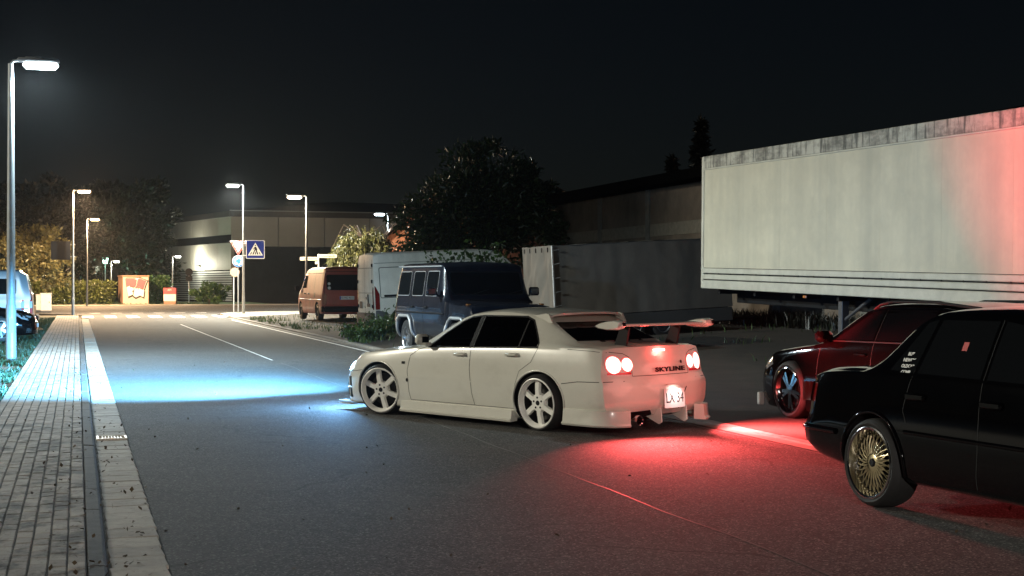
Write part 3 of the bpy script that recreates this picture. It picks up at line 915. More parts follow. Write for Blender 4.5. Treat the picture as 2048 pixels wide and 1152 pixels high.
# exhaust cut-out under the left half of the rear bumper, front intake mouth
cut.append(MB().prism([(.12, -.02), (.60, -.02), (.56, .185), (.50, .235), (.22, .245), (.16, .2)], -2.0, -3.0, 'yz').build('cutter', M_black, fixn=True))
cut.append(MB().prism([(-.5, .17), (.5, .17), (.5, .36), (-.5, .36)], 1.9, 3.0, 'yz').build('cutter', M_black, fixn=True))
for s in (1, -1):
    cut.append(MB().prism([(1.86, .17), (2.16, .17), (2.16, .40), (1.90, .43)], s * .60, s * 1.2).build('cutter', M_black, fixn=True))
B.finish('body', M_wpaint, car, cut, 30)
for s, md in ((1, 'L'), (-1, 'R')):
    for w in (wF, wR):
        B.panel('window', w, md, M_tint, car, off=-.012, cuts=3)
    B.line('window_trim', [(.47, .832), (-.27, .85), (-1.30, .879)], md, M_black, car, w=.016, off=.003)
    B.line('window_trim', [(.46, .84), (.30, .983), (.06, 1.123), (-.08, 1.178), (-.27, 1.197), (-.94, 1.197), (-1.06, 1.158), (-1.282, .92), (-1.29, .879)], md, M_black, car, w=.016, off=.002)
    B.panel('door_pillar', [(-.235, .85), (-.30, .852), (-.30, 1.197), (-.235, 1.195)], md, M_black, car, off=.006, cuts=4)
    B.line('window_divider', [(-1.0, .88), (-.985, 1.16)], md, M_black, car, w=.02, off=-.006)
    # door and wing seams
    B.line('seam', [(.50, .83), (.62, .80), (.76, .72), (.80, .55), (.77, .30), (.74, .21)], md, M_gap, car, w=.006)
    B.line('seam', [(-.265, .85), (-.262, .60), (-.30, .35), (-.345, .215)], md, M_gap, car, w=.006)
    B.line('seam', [(-1.30, .87), (-1.22, .72), (-1.05, .62), (-.98, .45), (-.96, .215)], md, M_gap, car, w=.005)
    B.line('seam', [(.74, .212), (-.96, .212)], md, M_gap, car, w=.005)
    B.line('crease', [(.95, .47), (-.93, .47)], md, M_wpaint, car, w=.012, off=.002)
    B.line('seam', [(1.62, .52), (1.78, .50), (2.16, .475)], md, M_gap, car, w=.006)
    B.line('seam', [(-1.68, .515), (-1.9, .545), (-2.3, .555)], md, M_gap, car, w=.007)
    B.line('seam', [(-1.72, .872), (-2.05, .862), (-2.22, .845)], md, M_gap, car, w=.005)
    # arch lips
    for ax in (AX, -AX):
        pts = [(ax + (AR + .006) * math.cos(math.radians(t)), WZ + .012 + (AZ + .006) * math.sin(math.radians(t))) for t in range(-22, 203, 6)]
        pts = [p for p in pts if p[1] > .13]
        B.bead('arch_lip', pts, md, M_wpaint, car, r=.011, off=-.003)
    # handles
    for hx, hz in ((-.10, .765), (-.93, .79)):
        e = MB()
        c = B.side(hx, hz, s, .0)
        e.box(c + Vector((0, s * .012, 0)), (.19, .045, .038), .012)
        e.build('door_handle', M_wpaint, car, 40)
        B.panel('handle_recess', [(hx + .105, hz - .028), (hx - .105, hz - .024), (hx - .105, hz + .024), (hx + .105, hz + .02)], md, M_wpaint, car, off=.001, cuts=1)
    # mirrors
    mb = MB()
    c = B.side(.47, .85, s, 0)
    mb.box(c + Vector((.02, s * .105, .065)), (.11, .17, .125), .035)
    mb.box(c + Vector((.01, s * .02, .01)), (.09, .06, .05), .015)
    mo = mb.build('door_mirror', M_wpaint, car, 40)
    MB().box(c + Vector((-.0372, s * .098, .066)), (.006, .10, .07), .002).build('mirror_glass', M_dglass, mo)
    # wing marker, fender vent badge
    B.panel('side_marker', rrect(.845, .62, .905, .65, .006), md, M_black, car, off=.004, cuts=1)
    B.panel('side_badge', arc(.80, .435, .022, 0, 360, 10)[:-1], md, M_black, car, off=.004, cuts=1)
    # side skirt with lower blade
    sk = MB()
    st = [(.93, .0), (.75, .02), (0, .022), (-.75, .02), (-.95, .03)]
    vs_, fs = [], []
    for x, o_ in st:
        y = .858 + o_
        for (yy, zz) in ((y - .10, .075), (y + .004, .068), (y + .012, .088), (y - .006, .105), (y - .014, .19), (y - .12, .20)):
            vs_.append((x, s * yy, zz))
    for i in range(len(st) - 1):
        for j in range(6):
            fs.append((i * 6 + j, i * 6 + (j + 1) % 6, (i + 1) * 6 + (j + 1) % 6, (i + 1) * 6 + j))
    fs += [tuple(range(6)), tuple(range(len(vs_) - 6, len(vs_)))[::-1]]
    sk.add(vs_, fs); sk.build('side_skirt', M_wpaint, car, 35, fixn=True)
    # rear bumper spat with its lip
    sp = MB(); vs_, fs = [], []
    st = [(-1.70, .868), (-1.9, .875), (-2.1, .868), (-2.24, .835), (-2.33, .765), (-2.385, .66), (-2.40, .60)]
    for x, y in st:
        k_ = .6 if x < -2.2 else 1
        for (dy, zz) in ((-.10, .10), (.012, .095), (.024, .112), (.004, .135), (-.008, .26), (-.10, .26)):
            vs_.append((x - (dy * .9 if x < -2.3 else 0), s * (y + dy * k_), zz))
    for i in range(len(st) - 1):
        for j in range(6):
            fs.append((i * 6 + j, i * 6 + (j + 1) % 6, (i + 1) * 6 + (j + 1) % 6, (i + 1) * 6 + j))
    fs += [tuple(range(6)), tuple(range(len(vs_) - 6, len(vs_)))[::-1]]
    sp.add(vs_, fs); sp.build('bumper_spat', M_wpaint, car, 35, fixn=True)
    # headlamp and front bumper frame
    B.panel('headlamp', [(s * .40, .50), (s * .66, .505), (s * .62, .575), (s * .42, .565)][::-s], 'front', emis('headlamp_glow', (.75, .9, 1.0), 5.0), car, off=.004, cuts=3)
    B.panel('headlamp_side', [(1.96, .51), (1.985, .57), (1.93, .63), (1.83, .64), (1.87, .52)], md, emis('headlamp_glow', (.75, .9, 1.0), 5.0), car, off=.004, cuts=3)
    fr = MB()
    for a_, b_ in (((1.90, .43), (1.875, .14)), ((2.13, .41), (2.13, .15)), ((1.90, .44), (2.14, .42)), ((1.88, .29), (2.13, .28))):
        pa, pb = B.side(*a_, s, -.012), B.side(*b_, s, -.012)
        fr.tube([pa, pb], .014, 8)
    fr.build('intake_frame', M_wpaint, car, 50)
    ca = MB()
    for z_ in (.08, .115): 
        ca.box(B.side(2.08, .16, s, .0) + Vector((.02, 0, z_ - .16)), (.24, .12, .012), .004)
    ca.build('canard', M_wpaint, car)
B.panel('windscreen', [(-.66, .905), (.66, .905), (.56, 1.15), (-.56, 1.15)], 'front', M_tint, car, off=-.012, cuts=4)
B.panel('rear_window', [(-.63, .95), (.63, .95), (.53, 1.14), (-.53, 1.14)], 'rear', M_tint2, car, off=-.008, cuts=4)
B.panel('rear_window_trim', [(-.64, .936), (.64, .936), (.64, .952), (-.64, .952)], 'rear', M_black, car, off=.002, cuts=3)
# roof visor over the rear window
vz = MB(); vs_, fs = [], []
NV = 16
for i in range(NV + 1):
    y = -.60 + 1.2 * i / NV
    e_ = abs(y / .60)
    x = -1.235 - .10 * (1 - e_ ** 3); z = 1.222 + .022 * (1 - e_ ** 2) - .03 * max(0, e_ - .85) / .15
    p0 = B.top(-1.0 - .10 * (1 - e_ ** 2), y * .985, .004)
    vs_ += [p0, Vector(((x + p0.x) / 2, y, max(z, (p0.z + z) / 2) + .012)), Vector((x, y, z)), Vector((x + .004, y, z - .022)), Vector((p0.x - .02, y * .985, p0.z - .018))]
for i in range(NV):
    for j in range(5):
        fs.append((i * 5 + j, i * 5 + (j + 1) % 5, (i + 1) * 5 + (j + 1) % 5, (i + 1) * 5 + j))
fs += [tuple(range(5)), tuple(range(len(vs_) - 5, len(vs_)))[::-1]]
vz.add(vs_, fs)
for s in (1, -1):
    vz.prism([(-1.04, 1.205), (-1.20, 1.232), (-1.245, 1.222), (-1.30, 1.128), (-1.22, 1.14)], s * .575, s * .602)
vz.build('roof_visor', M_wpaint, car, 40, fixn=True)
# rear wing
wg = MB(); vs_, fs = [], []
foil = [(.0, .004), (.03, .022), (.09, .03), (.17, .022), (.235, .004), (.17, .004), (.09, .002), (.03, -.004)]
for i in range(13):
    y = -.70 + 1.4 * i / 12
    e_ = abs(y / .70)
    for (cx_, cz_) in foil: vs_.append((-2.35 + .02 + cx_ + .03 * e_ ** 2, y, 1.115 + cz_ * .85 + .010 * e_ ** 2 - .05 * (cx_ - .1)))
k_ = len(foil)
for i in range(12):
    for j in range(k_): fs.append((i * k_ + j, i * k_ + (j + 1) % k_, (i + 1) * k_ + (j + 1) % k_, (i + 1) * k_ + j))
wg.add(vs_, fs)
wing = wg.build('rear_wing', M_wpaint, car, 45, fixn=True)
MB().box((-2.328, 0, 1.128), (.008, 1.36, .024), .002).build('trailing_lip', M_wpaint, wing)
for s in (1, -1):
    ep = MB()
    pr = [(-2.42, .02), (-2.41, .062), (-2.35, .078), (-2.22, .066), (-2.10, .035), (-2.03, -.005), (-2.08, -.032), (-2.2, -.048), (-2.33, -.045), (-2.40, -.02)]
    n_ = len(pr)
    cxm = sum(p for p, q in pr) / n_; czm = sum(q for p, q in pr) / n_
    vs_ = []
    for t, y in ((.78, .66), (1, .70), (1, .745), (.8, .775)):
        for p, q in pr: vs_.append((cxm + (p - cxm) * t, s * y, 1.12 + (czm + (q - czm) * t) * .8))
    fs = [(a * n_ + i, a * n_ + (i + 1) % n_, (a + 1) * n_ + (i + 1) % n_, (a + 1) * n_ + i) for a in range(3) for i in range(n_)] + [tuple(range(n_)), tuple(range(3 * n_, 4 * n_))[::-1]]
    ep.add(vs_, fs); eo = ep.build('end_plate', M_wpaint, wing, 50, fixn=True)
    MB().add([(-2.426, s * .70, 1.125), (-2.426, s * .752, 1.125), (-2.418, s * .755, 1.158), (-2.412, s * .73, 1.165), (-2.418, s * .70, 1.158)], [(0, 1, 2, 3, 4)]).build('end_plate_opening', M_black, eo)
    st_ = MB()
    st_.prism([(-2.18, .905), (-2.02, .905), (-2.10, 1.10), (-2.22, 1.10)], s * .40, s * .425).build('wing_stand', M_black, wing, fixn=True)
# boot lid seams, lamps, badge, plate
B.line('seam', [(-.62, .50 + .11), (-.60, .845)], 'rear', M_gap, car, w=.006)
for s in (1, -1):
    B.line('seam', [(s * .455, .60), (s * .452, .72), (s * .47, .80), (s * .54, .835), (s * .70, .853)], 'rear', M_gap, car, w=.006)
B.line('seam', [(-.45, .602), (.45, .602)], 'rear', M_gap, car, w=.006)
M_lampc = mat('lamp_surround', (0.62, 0.56, 0.53), .3, coat=.5)
BRAKE = 105
M_brake = emis('brake_light_glow', (1.0, .42, .36), 4.2)
for s in (1, -1):
    B.panel('lamp_cluster', [(s * .462, .61), (s * .775, .61), (s * .775, .81), (s * .73, .835), (s * .56, .822), (s * .48, .79)][::s], 'rear', M_lampc, car, off=.003, cuts=3)
    for yc, r in ((.676, .088), (.513, .070)):
        B.panel('brake_light_ring', arc(s * yc, .722, r + .008, 0, 360, 28)[:-1], 'rear', mat('red_ring', (.5, .02, .02), .2, coat=.6, emit=(1, .05, .05), estr=.9), car, off=.006, cuts=2)
        B.panel('brake_light', arc(s * yc, .722, r, 0, 360, 28)[:-1], 'rear', M_brake, car, off=.008, cuts=2, dome=.018)
    B.panel('reflector', [(s * .47, .622), (s * .76, .622), (s * .76, .643), (s * .47, .643)][::s], 'rear', mat('tail_reflector', (.35, .01, .015), .2, coat=.8, emit=(1, .02, .04), estr=.25), car, off=.009, cuts=2)
    for yc, yaw in (((.672, 24), (.515, 8)) if s > 0 else ((.672, 42), (.515, 20))):
        d = bpy.data.lights.new('brake_light', 'AREA'); d.shape = 'DISK'; d.size = .13; d.energy = BRAKE * (.65 if s > 0 else 1.7); d.color = (1, .085, .085); d.spread = math.radians(94)
        lo = bpy.data.objects.new('brake_light_lamp', d); COL.objects.link(lo); lo.parent = car
        lo.location = B.rear(s * yc, .722, .15)
        lo.rotation_euler = Vector((-math.cos(math.radians(yaw)), s * math.sin(math.radians(yaw)), -.66)).to_track_quat('-Z', 'Y').to_euler()
for s in (1, -1):
    d = bpy.data.lights.new('brake_light', 'POINT'); d.energy = 9; d.color = (1, .30, .25); d.shadow_soft_size = .3  # added fill light, floating behind the tail to tint the rear pink
    lo = bpy.data.objects.new('tail_fill_light', d); COL.objects.link(lo); lo.parent = car; lo.location = B.rear(s * .50, .62, .55)
d = bpy.data.lights.new('brake_light', 'AREA'); d.shape = 'DISK'; d.size = .13; d.energy = 210; d.color = (1, .03, .035); d.spread = math.radians(66)
lo = bpy.data.objects.new('brake_light_lamp', d); COL.objects.link(lo); lo.parent = car       # added lamp, aimed up past the corner to redden the box trailer
lo.location = B.rear(-.70, .722, .05) + Vector((0, -.04, 0))
lo.rotation_euler = Vector((-math.cos(math.radians(66)), -math.sin(math.radians(66)), .56)).to_track_quat('-Z', 'Y').to_euler()
B.panel('high_brake_light', rrect(-.10, .848, .10, .872, .01), 'rear', emis('high_brake_glow', (1, .5, .45), 4), car, off=.006, cuts=2)
d = bpy.data.lights.new('brake_light', 'POINT'); d.energy = 6; d.color = (1, .06, .05); d.shadow_soft_size = .04
lo = bpy.data.objects.new('brake_light_lamp', d); COL.objects.link(lo); lo.parent = car; lo.location = B.rear(0, .86, .06)
q = B.rear(-.12, .655, .004)
qq = (B.rear(-.4, .655) - B.rear(.16, .655)).normalized()
lettering('badge_lettering', 'SKYLINE', .062, M_black, car, frame(q + Vector((-.012, 0, 0)), qq, (.13, 0, 1)), .002, bold=.003, width=.50, space=1.1)
B.panel('emblem', arc(-.33, .725, .018, 0, 360, 10)[:-1], 'rear', M_black, car, off=.008, cuts=1)
pe = plate(car, B.rear(-.10, .355, .03), (0, -1, 0), (.05, 0, 1), .33, .20, 'LX 34', band=False, col=mat('lit_plate', (.85, .84, .82), .5))
d = bpy.data.lights.new('plate_light', 'SPOT'); d.energy = 3; d.color = (1, .93, .88); d.spot_size = math.radians(95); d.shadow_soft_size = .03
lo = bpy.data.objects.new('plate_lamp', d); COL.objects.link(lo); lo.parent = car; lo.location = B.rear(-.10, .355, .14) + Vector((0, 0, .12)); lo.rotation_euler = (math.radians(0), math.radians(-48), 0)
MB().box(B.rear(-.1, .50, .02) + Vector((0, 0, .0)), (.04, .22, .012), .004).build('plate_lamp_housing', M_wpaint, car)
bl = MB(); bl.tube([B.rear(-.30, .47, .036), B.rear(-.19, .245, .042)], .004, 6); bl.build('plate_strap', M_black, car)
# diffuser fins, exhaust
for y, w_ in ((.10, 0), (-.33, 0), (-.66, 0), (-.74, 0)):
    fx = B.rear(y, .26, 0).x
    MB().prism([(fx + .18, .235), (fx - .035, .265), (fx - .05, .115), (fx - .012, .09), (fx + .16, .16)], y - .006, y + .006).build('diffuser_fin', M_wpaint, car, fixn=True)
ex = MB(); ex.lathe([(.045, -2.36), (.052, -2.37), (.055, -2.36), (.055, -2.0), (.04, -2.0), (.04, -2.36)], 24, 'x', c=(0, .42, .15)); ex.build('exhaust', M_chrome, car, 40)
# cabin
for y in (.36, -.36):
    sb = MB()
    sb.box((-.02, y, .55), (.5, .48, .16), .05)
    sb.box((-.32, y, .80), (.14, .46, .55), .05, Matrix.Rotation(-.25, 3, 'Y'))
    sb.box((-.40, y, 1.07), (.09, .24, .15), .035)
    sb.build('seat', M_int, car, 40)
sb = MB(); sb.box((-1.15, 0, .58), (.5, 1.3, .16), .05); sb.box((-1.42, 0, .74), (.14, 1.3, .3), .05, Matrix.Rotation(-.3, 3, 'Y')); sb.build('rear_bench', M_int, car, 40)
sb = MB(); sb.box((.52, 0, .78), (.28, 1.36, .16), .04); sb.build('dashboard', M_int, car, 40)
sw = MB(); sw.lathe([(.17 + .013 * math.cos(t), .013 * math.sin(t)) for t in np.linspace(0, 2 * math.pi, 8)[:-1]], 28, 'x', close=True); sw.box((0, 0, 0), (.02, .32, .03)); sw.build('steering_wheel', M_int, car, 50, loc=(.30, -.36, .82), rot=(0, -.4, 0))
wm = wheel_parts(.302, .262, .235, 'six', M_wrim)
for x in (AX, -AX):
    for s in (1, -1):
        add_wheel(car, wm, x, s * (.748 if x > 0 else .762), .300, math.radians(17) if x > 0 else 0, math.radians(3.5), .2 if x > 0 else .05)
for s in (1, -1):
    cal = MB(); cal.box((AX + .11, s * .72, .34), (.10, .05, .20), .02); cal.build('brake_caliper', mat('caliper_teal', (.12, .45, .42), .4), car)
# dipped headlamps
for s in (1, -1):
    d = bpy.data.lights.new('headlamp', 'SPOT'); d.energy = 66000; d.color = (.14, .54, 1.0); d.spot_size = math.radians(80); d.spot_blend = 1.0; d.shadow_soft_size = .05
    lo = bpy.data.objects.new('headlamp_beam', d); COL.objects.link(lo); lo.parent = car
    lo.location = (2.30, s * .58, .58)
    dirv = Vector((math.cos(math.radians(2)), math.sin(math.radians(3)), -.085))      # a wide, flat dipped beam
    lo.rotation_euler = dirv.to_track_quat('-Z', 'Y').to_euler()
    lo.scale = (1, .25, 1)
    d = bpy.data.lights.new('headlamp', 'POINT'); d.energy = 330; d.color = (.2, .52, 1.0); d.shadow_soft_size = .08
    lo = bpy.data.objects.new('headlamp_spill', d); COL.objects.link(lo); lo.parent = car; lo.location = (2.36, s * .52, .56)
# ------------------------------------------------------------------ street lamps
M_pole = mat('lamp_pole', (0.19, 0.2, 0.205), 0.55, 0.3, var=0.15, vscale=6)
M_house = mat('lamp_housing', (0.1, 0.1, 0.105), 0.5, 0.3)
def street_lamp(x, y, h, side, col, power, label, z0=0.0, r=0.055, reach=0.75, tilt=0.0, group='street lamps along the road', glow=18.0, vis=1.0, cone=174):
    """side: +1 head reaches right (+n), -1 left"""
    t = setp(empty('street_lamp', (x, y, z0), RA), label, 'street lamp', group)
    MB().tube([(0, 0, 0), (0, 0, 1.1)], [r * 1.35, r * 1.3], 16).build('base_sleeve', M_pole, t, 40)
    MB().tube([(0, 0, 1.08), (0, 0, h * .6), (0, 0, h - .05)], [r * 1.15, r * .95, r * .7], 16).build('pole', M_pole, t, 40)
    MB().box((0, -r * 1.32, .7), (.07, .014, .3), .004).build('access_door', M_pole, t)
    MB().tube([(0, 0, h - .06), (side * .05, 0, h), (side * .16, 0, h + .02)], .03, 10).build('arm', M_pole, t, 40)
    hd = MB()
    hd.box((side * (.12 + reach / 2), 0, h + .03), (reach, .28, .075), .03)
    hd.box((side * (.22 + reach * .25), 0, h + .07), (reach * .4, .16, .05), .02)
    hd = hd.build('lamp_head', M_house, t, 40)
    e = MB(); e.box((side * (.12 + reach * .55), 0, h - .065), (reach * .84, .26, .15), .07)  # drawn deeper than the flat lamp, shaping its glare into the diffuser
    e.build('diffuser', emis('lamp_glow_%d' % int(col[0] * 100 + col[2] * 1000), col, glow), hd)
    d = bpy.data.lights.new('street_lamp', 'SPOT')
    d.energy, d.color, d.shadow_soft_size = power, col, .12
    d.spot_size, d.spot_blend = math.radians(cone), .25
    lo = bpy.data.objects.new('street_lamp_light', d); COL.objects.link(lo)
    lo.parent = t; lo.location = (side * (.12 + reach * .5), 0, h - .22)
    d2 = bpy.data.lights.new('street_lamp_bowl', 'POINT')
    d2.energy, d2.color, d2.shadow_soft_size = power * .14, col, .12
    lo = bpy.data.objects.new('street_lamp_bowl_light', d2); COL.objects.link(lo)
    lo.parent = t; lo.location = (side * (.12 + reach * .5), 0, h - .24)
    return t
COLD, WARM, NEUT = (.78, .95, 1.0), (1.0, .64, .34), (.92, 1.0, .9)
near_lamp = street_lamp(-9.9, 28.1, 5.92, 1, COLD, 3400, 'tall street lamp with cold white light beside the pavement, closest to the camera', PZ, r=.075, reach=.8)
d = bpy.data.lights.new('street_lamp_panel', 'AREA'); d.shape = 'RECTANGLE'; d.size, d.size_y = .6, .22
d.energy, d.color = 500, (.55, .86, 1.0)
lo = bpy.data.objects.new('street_lamp_panel_light', d); COL.objects.link(lo); lo.parent = near_lamp; lo.location = (.55, 0, 5.72)
p = pix(146, 630, 70.5)
street_lamp(p.x, 70.5, 6.2, 1, WARM, 13000, 'street lamp with orange light carrying the back of a square sign')
p = pix(174, 612, 99)
street_lamp(p.x, 99, 6.1, 1, WARM, 15000, 'orange street lamp beyond the crossing, behind the lamp with the square sign')
p = pix(487, 630, 71)
street_lamp(p.x, 71, 6.45, -1, NEUT, 11000, 'white street lamp beside the yield sign at the crossing', .06)
p = pix(613, 630, 63)
street_lamp(p.x, 63, 5.35, -1, (1, .82, .58), 5200, 'warm white street lamp rising behind the red van', .10)
p = pix(776, 630, 88)
street_lamp(p.x, 88, 5.85, -1, COLD, 2500, 'far white street lamp beside the left edge of the big dark tree', .06)
street_lamp(*rd(-13.5, -1.3)[:2], 5.9, 1, (1.0, .92, .84), 9500, 'street lamp standing behind the camera beside the pavement', PZ, r=.075, reach=.8)
# floodlight mast of the lot left of the road (it lights the cars and the trailers)
fl = setp(empty('floodlight_mast', (-33, 20, 0), 0), 'tall steel mast with a floodlight over the lot beside the road', 'floodlight')
MB().tube([(0, 0, 0), (0, 0, 6), (0, 0, 11.6)], [.12, .1, .07], 16).build('pole', M_pole, fl, 40)
fh = MB(); fh.box((.25, 0, 11.6), (.25, .6, .45), .04, Matrix.Rotation(.3, 3, 'Y')); fh.build('lamp_head', M_house, fl)
d = bpy.data.lights.new('floodlight', 'SPOT'); d.energy, d.color, d.shadow_soft_size = 30000, (1.0, .94, .76), .2
d.spot_size, d.spot_blend = math.radians(66), .8
lo = bpy.data.objects.new('floodlight_beam', d); COL.objects.link(lo); lo.parent = fl; lo.location = (.5, 0, 11.5)
lo.rotation_euler = Vector((33, 2.6, -9)).to_track_quat('-Z', 'Y').to_euler()
# ------------------------------------------------------------------ the other vehicles
def simple_wheels(car_, axles, half, R, rim, wd, style, m, z=None, camber=0.0, steer=0.0):
    wm_ = wheel_parts(R, rim, wd, style, m, 36)
    for i, x in enumerate(axles):
        for s in (1, -1): add_wheel(car_, wm_, x, s * half, z if z is not None else R, steer if i == 0 else 0, camber, .3 + i)
M_alloy = mat('silver_alloy', (0.62, 0.62, 0.63), 0.22, 0.9)
M_steelw = mat('steel_wheel', (0.09, 0.09, 0.095), 0.5, 0.4)
# black saloon with gold mesh wheels, nearest on the right; its tail points up the road
M_blk = mat('black_car_paint', (0.0014, 0.0016, 0.002), 0.05, coat=.25, spec=.25, var=0.2, vscale=3)
c2 = place('black_saloon_car', (3.745, 8.97), (.375, -.927))
setp(c2, 'black saloon with gold mesh wheel and polished rim, closest car on the road', 'car')
B = Body([
    (2.18, .22, .62, .72, .42, .70, .66, .45, .70, .71),
    (2.05, .20, .74, .80, .45, .76, .74, .5, .78, .79),
    (1.3, .19, .79, .83, .50, .79, .85, .56, .89, .90),
    (.80, .19, .79, .83, .52, .79, .89, .60, .93, .95),
    (.70, .19, .79, .83, .52, .79, .90, .66, .97, 1.0),
    (.10, .19, .79, .83, .52, .79, .92, .60, 1.32, 1.36),
    (-.05, .19, .79, .83, .52, .79, .92, .59, 1.35, 1.395),
    (-.40, .19, .79, .83, .52, .79, .92, .585, 1.365, 1.41),
    (-.85, .19, .79, .83, .52, .79, .92, .58, 1.345, 1.39),
    (-1.0, .19, .79, .83, .52, .79, .92, .585, 1.30, 1.345),
    (-1.42, .19, .79, .83, .52, .785, .92, .64, 1.0, 1.03),
    (-1.50, .20, .79, .83, .52, .78, .915, .65, .955, .97),
    (-1.9, .24, .77, .82, .52, .77, .90, .62, .94, .95),
    (-2.15, .26, .75, .81, .52, .75, .885, .60, .925, .935),
    (-2.24, .30, .72, .79, .50, .73, .865, .58, .90, .905)],
    ([.1, .3, .36, .50, .56, .9, 1.0], [.10, .05, 0, 0, .06, .09, .12]), ([.1, .3, .5, .56, .8], [0, .02, .02, -.03, -.06]), kr=.08, kf=.12, n=60, k=4, tens=.4, bulge=.008)
B.finish('body', M_blk, c2, arch_cutters((1.30, -1.30), .315, .345, 1.2, .5), 32)
for s, md in ((1, 'L'), (-1, 'R')):
    for nm, w in (('window', [(.48, .945), (-.18, .95), (-.18, 1.315), (.03, 1.29), (.1, 1.25)]), ('window', [(-.24, .95), (-.86, .955), (-.80, 1.31), (-.24, 1.315)]), ('quarter_window', [(-.90, .955), (-1.16, .96), (-1.14, 1.0), (-.95, 1.29), (-.84, 1.31)])):
        B.panel(nm, w, md, M_dglass, c2, off=.003, cuts=3)
    B.line('window_trim', [(.55, .935), (-1.22, .945)], md, M_blk, c2, w=.018, off=.005)
    B.line('seam', [(.60, .90), (.62, .5), (.55, .26)], md, M_gap, c2)
    B.line('seam', [(-.21, 1.32), (-.21, .5), (-.24, .26)], md, M_gap, c2)
    B.line('seam', [(-.88, 1.3), (-.9, .94), (-.96, .7), (-.92, .62)], md, M_gap, c2)
    B.bead('rubbing_strip', [(.9, .56), (-.93, .56)], md, M_blk, c2, r=.014, off=.002)
    B.bead('arch_lip', [(-1.3 + .35 * math.cos(math.radians(t)), .315 + .35 * math.sin(math.radians(t))) for t in range(-10, 191, 8)], md, M_blk, c2, r=.014)
    B.bead('arch_lip', [(1.3 + .35 * math.cos(math.radians(t)), .315 + .35 * math.sin(math.radians(t))) for t in range(-10, 191, 8)], md, M_blk, c2, r=.014)
    for hx in (-.10, -.83):
        MB().box(B.side(hx, .80, s, .008), (.20, .035, .05), .012).build('door_handle', M_blk, c2, 40)
    B.panel('tail_light', [(s * .70, .70), (s * .40, .70), (s * .40, .84), (s * .70, .84)][::-s], 'rear', M_redlens, c2, off=.006, cuts=2)
    B.panel('tail_light_side', [(-2.02, .68), (-2.17, .68), (-2.17, .82), (-2.02, .82)], md, M_redlens, c2, off=.004, cuts=2)
    MB().box(B.side(.55, .98, s, .09), (.1, .16, .11), .03).build('door_mirror', M_blk, c2, 40)
    B.bead('bumper_strip', [(-1.72, .49), (-2.0, .49), (-2.2, .49)], md, M_blk, c2, r=.024, off=.0)
B.bead('bumper_strip', [(-.72, .49), (0, .49), (.72, .49)], 'rear', M_blk, c2, r=.024, off=.0)
B.panel('rear_window', [(-.60, 1.0), (.60, 1.0), (.54, 1.29), (-.54, 1.29)], 'rear', M_dglass, c2, off=.003, cuts=3)
B.panel('windscreen', [(-.62, 1.0), (.62, 1.0), (.55, 1.30), (-.55, 1.30)], 'front', M_dglass, c2, off=.003, cuts=3)
plate(c2, B.rear(0, .64, .012), (0, -1, 0), (.1, 0, 1), .52, .11, None)
simple_wheels(c2, (1.30, -1.30), .735, .308, .248, .215, 'mesh', mat('polished_lip', (.78, .78, .78), .12, 1.0), .308, math.radians(2))
M_stk = mat('sticker_white', (.7, .7, .68), .6)
for i, tx in enumerate(('BUT', 'NEWCYR', 'OLDCAR', 'COMP')):
    q = B.side(-1.0 + .015 * (i > 0) , 1.075 - i * .04, -1, .0035)
    lettering('sticker_lettering', tx, .034, M_stk, c2, frame(q, (1, 0, 0), (0, .4, 1)), .0004, bold=.0015)
B.panel('sticker', [(-.45, 1.12), (-.50, 1.12), (-.50, 1.175), (-.45, 1.175)], 'R', mat('sticker_red', (.5, .06, .05), .6), c2, off=.006, cuts=0)
# dark estate with roof rails behind it
M_dgl3 = mat('dark_glass_dull', (.004, .004, .005), .05, spec=.2)
M_drk = mat('dark_red_black_paint', (0.0018, 0.0015, 0.0015), 0.05, coat=.2, spec=.2, var=0.2, vscale=3)
c3 = place('dark_estate_car', (4.50, 15.40), (-.36, .933))
setp(c3, 'dark estate car with roof rails and chrome-lipped spoked wheels, parked behind the black saloon', 'car')
B = Body([(x, max(.09, a - .05), b, c, d - .05, e, f - .06, g, h - .06, i - .06) for x, a, b, c, d, e, f, g, h, i in [
    (2.30, .18, .66, .76, .42, .72, .62, .45, .68, .69),
    (2.15, .14, .78, .84, .45, .80, .72, .5, .77, .785),
    (1.4, .14, .84, .89, .50, .83, .86, .56, .90, .915),
    (.95, .14, .84, .89, .52, .83, .91, .60, .96, .98),
    (.85, .14, .84, .89, .52, .83, .92, .68, .99, 1.02),
    (.15, .14, .84, .89, .52, .83, .95, .62, 1.32, 1.365),
    (-.05, .14, .84, .89, .52, .83, .96, .61, 1.36, 1.41),
    (-.6, .14, .84, .89, .52, .83, .98, .60, 1.38, 1.43),
    (-1.6, .14, .84, .89, .52, .82, .99, .58, 1.35, 1.395),
    (-1.95, .18, .82, .87, .52, .80, .99, .57, 1.28, 1.31),
    (-2.28, .22, .78, .84, .52, .77, .95, .60, 1.0, 1.01)]],
    ([.1, .3, .5, .6, 1.0, 1.4], [.05, 0, 0, .05, .08, .2]), ([.1, .3, .5, .7], [0, .02, 0, -.06]), kr=.14, kf=.26, n=60, k=3)
B.finish('body', M_drk, c3, arch_cutters((1.38, -1.38), .33, .362, 1.3, .5), 32)
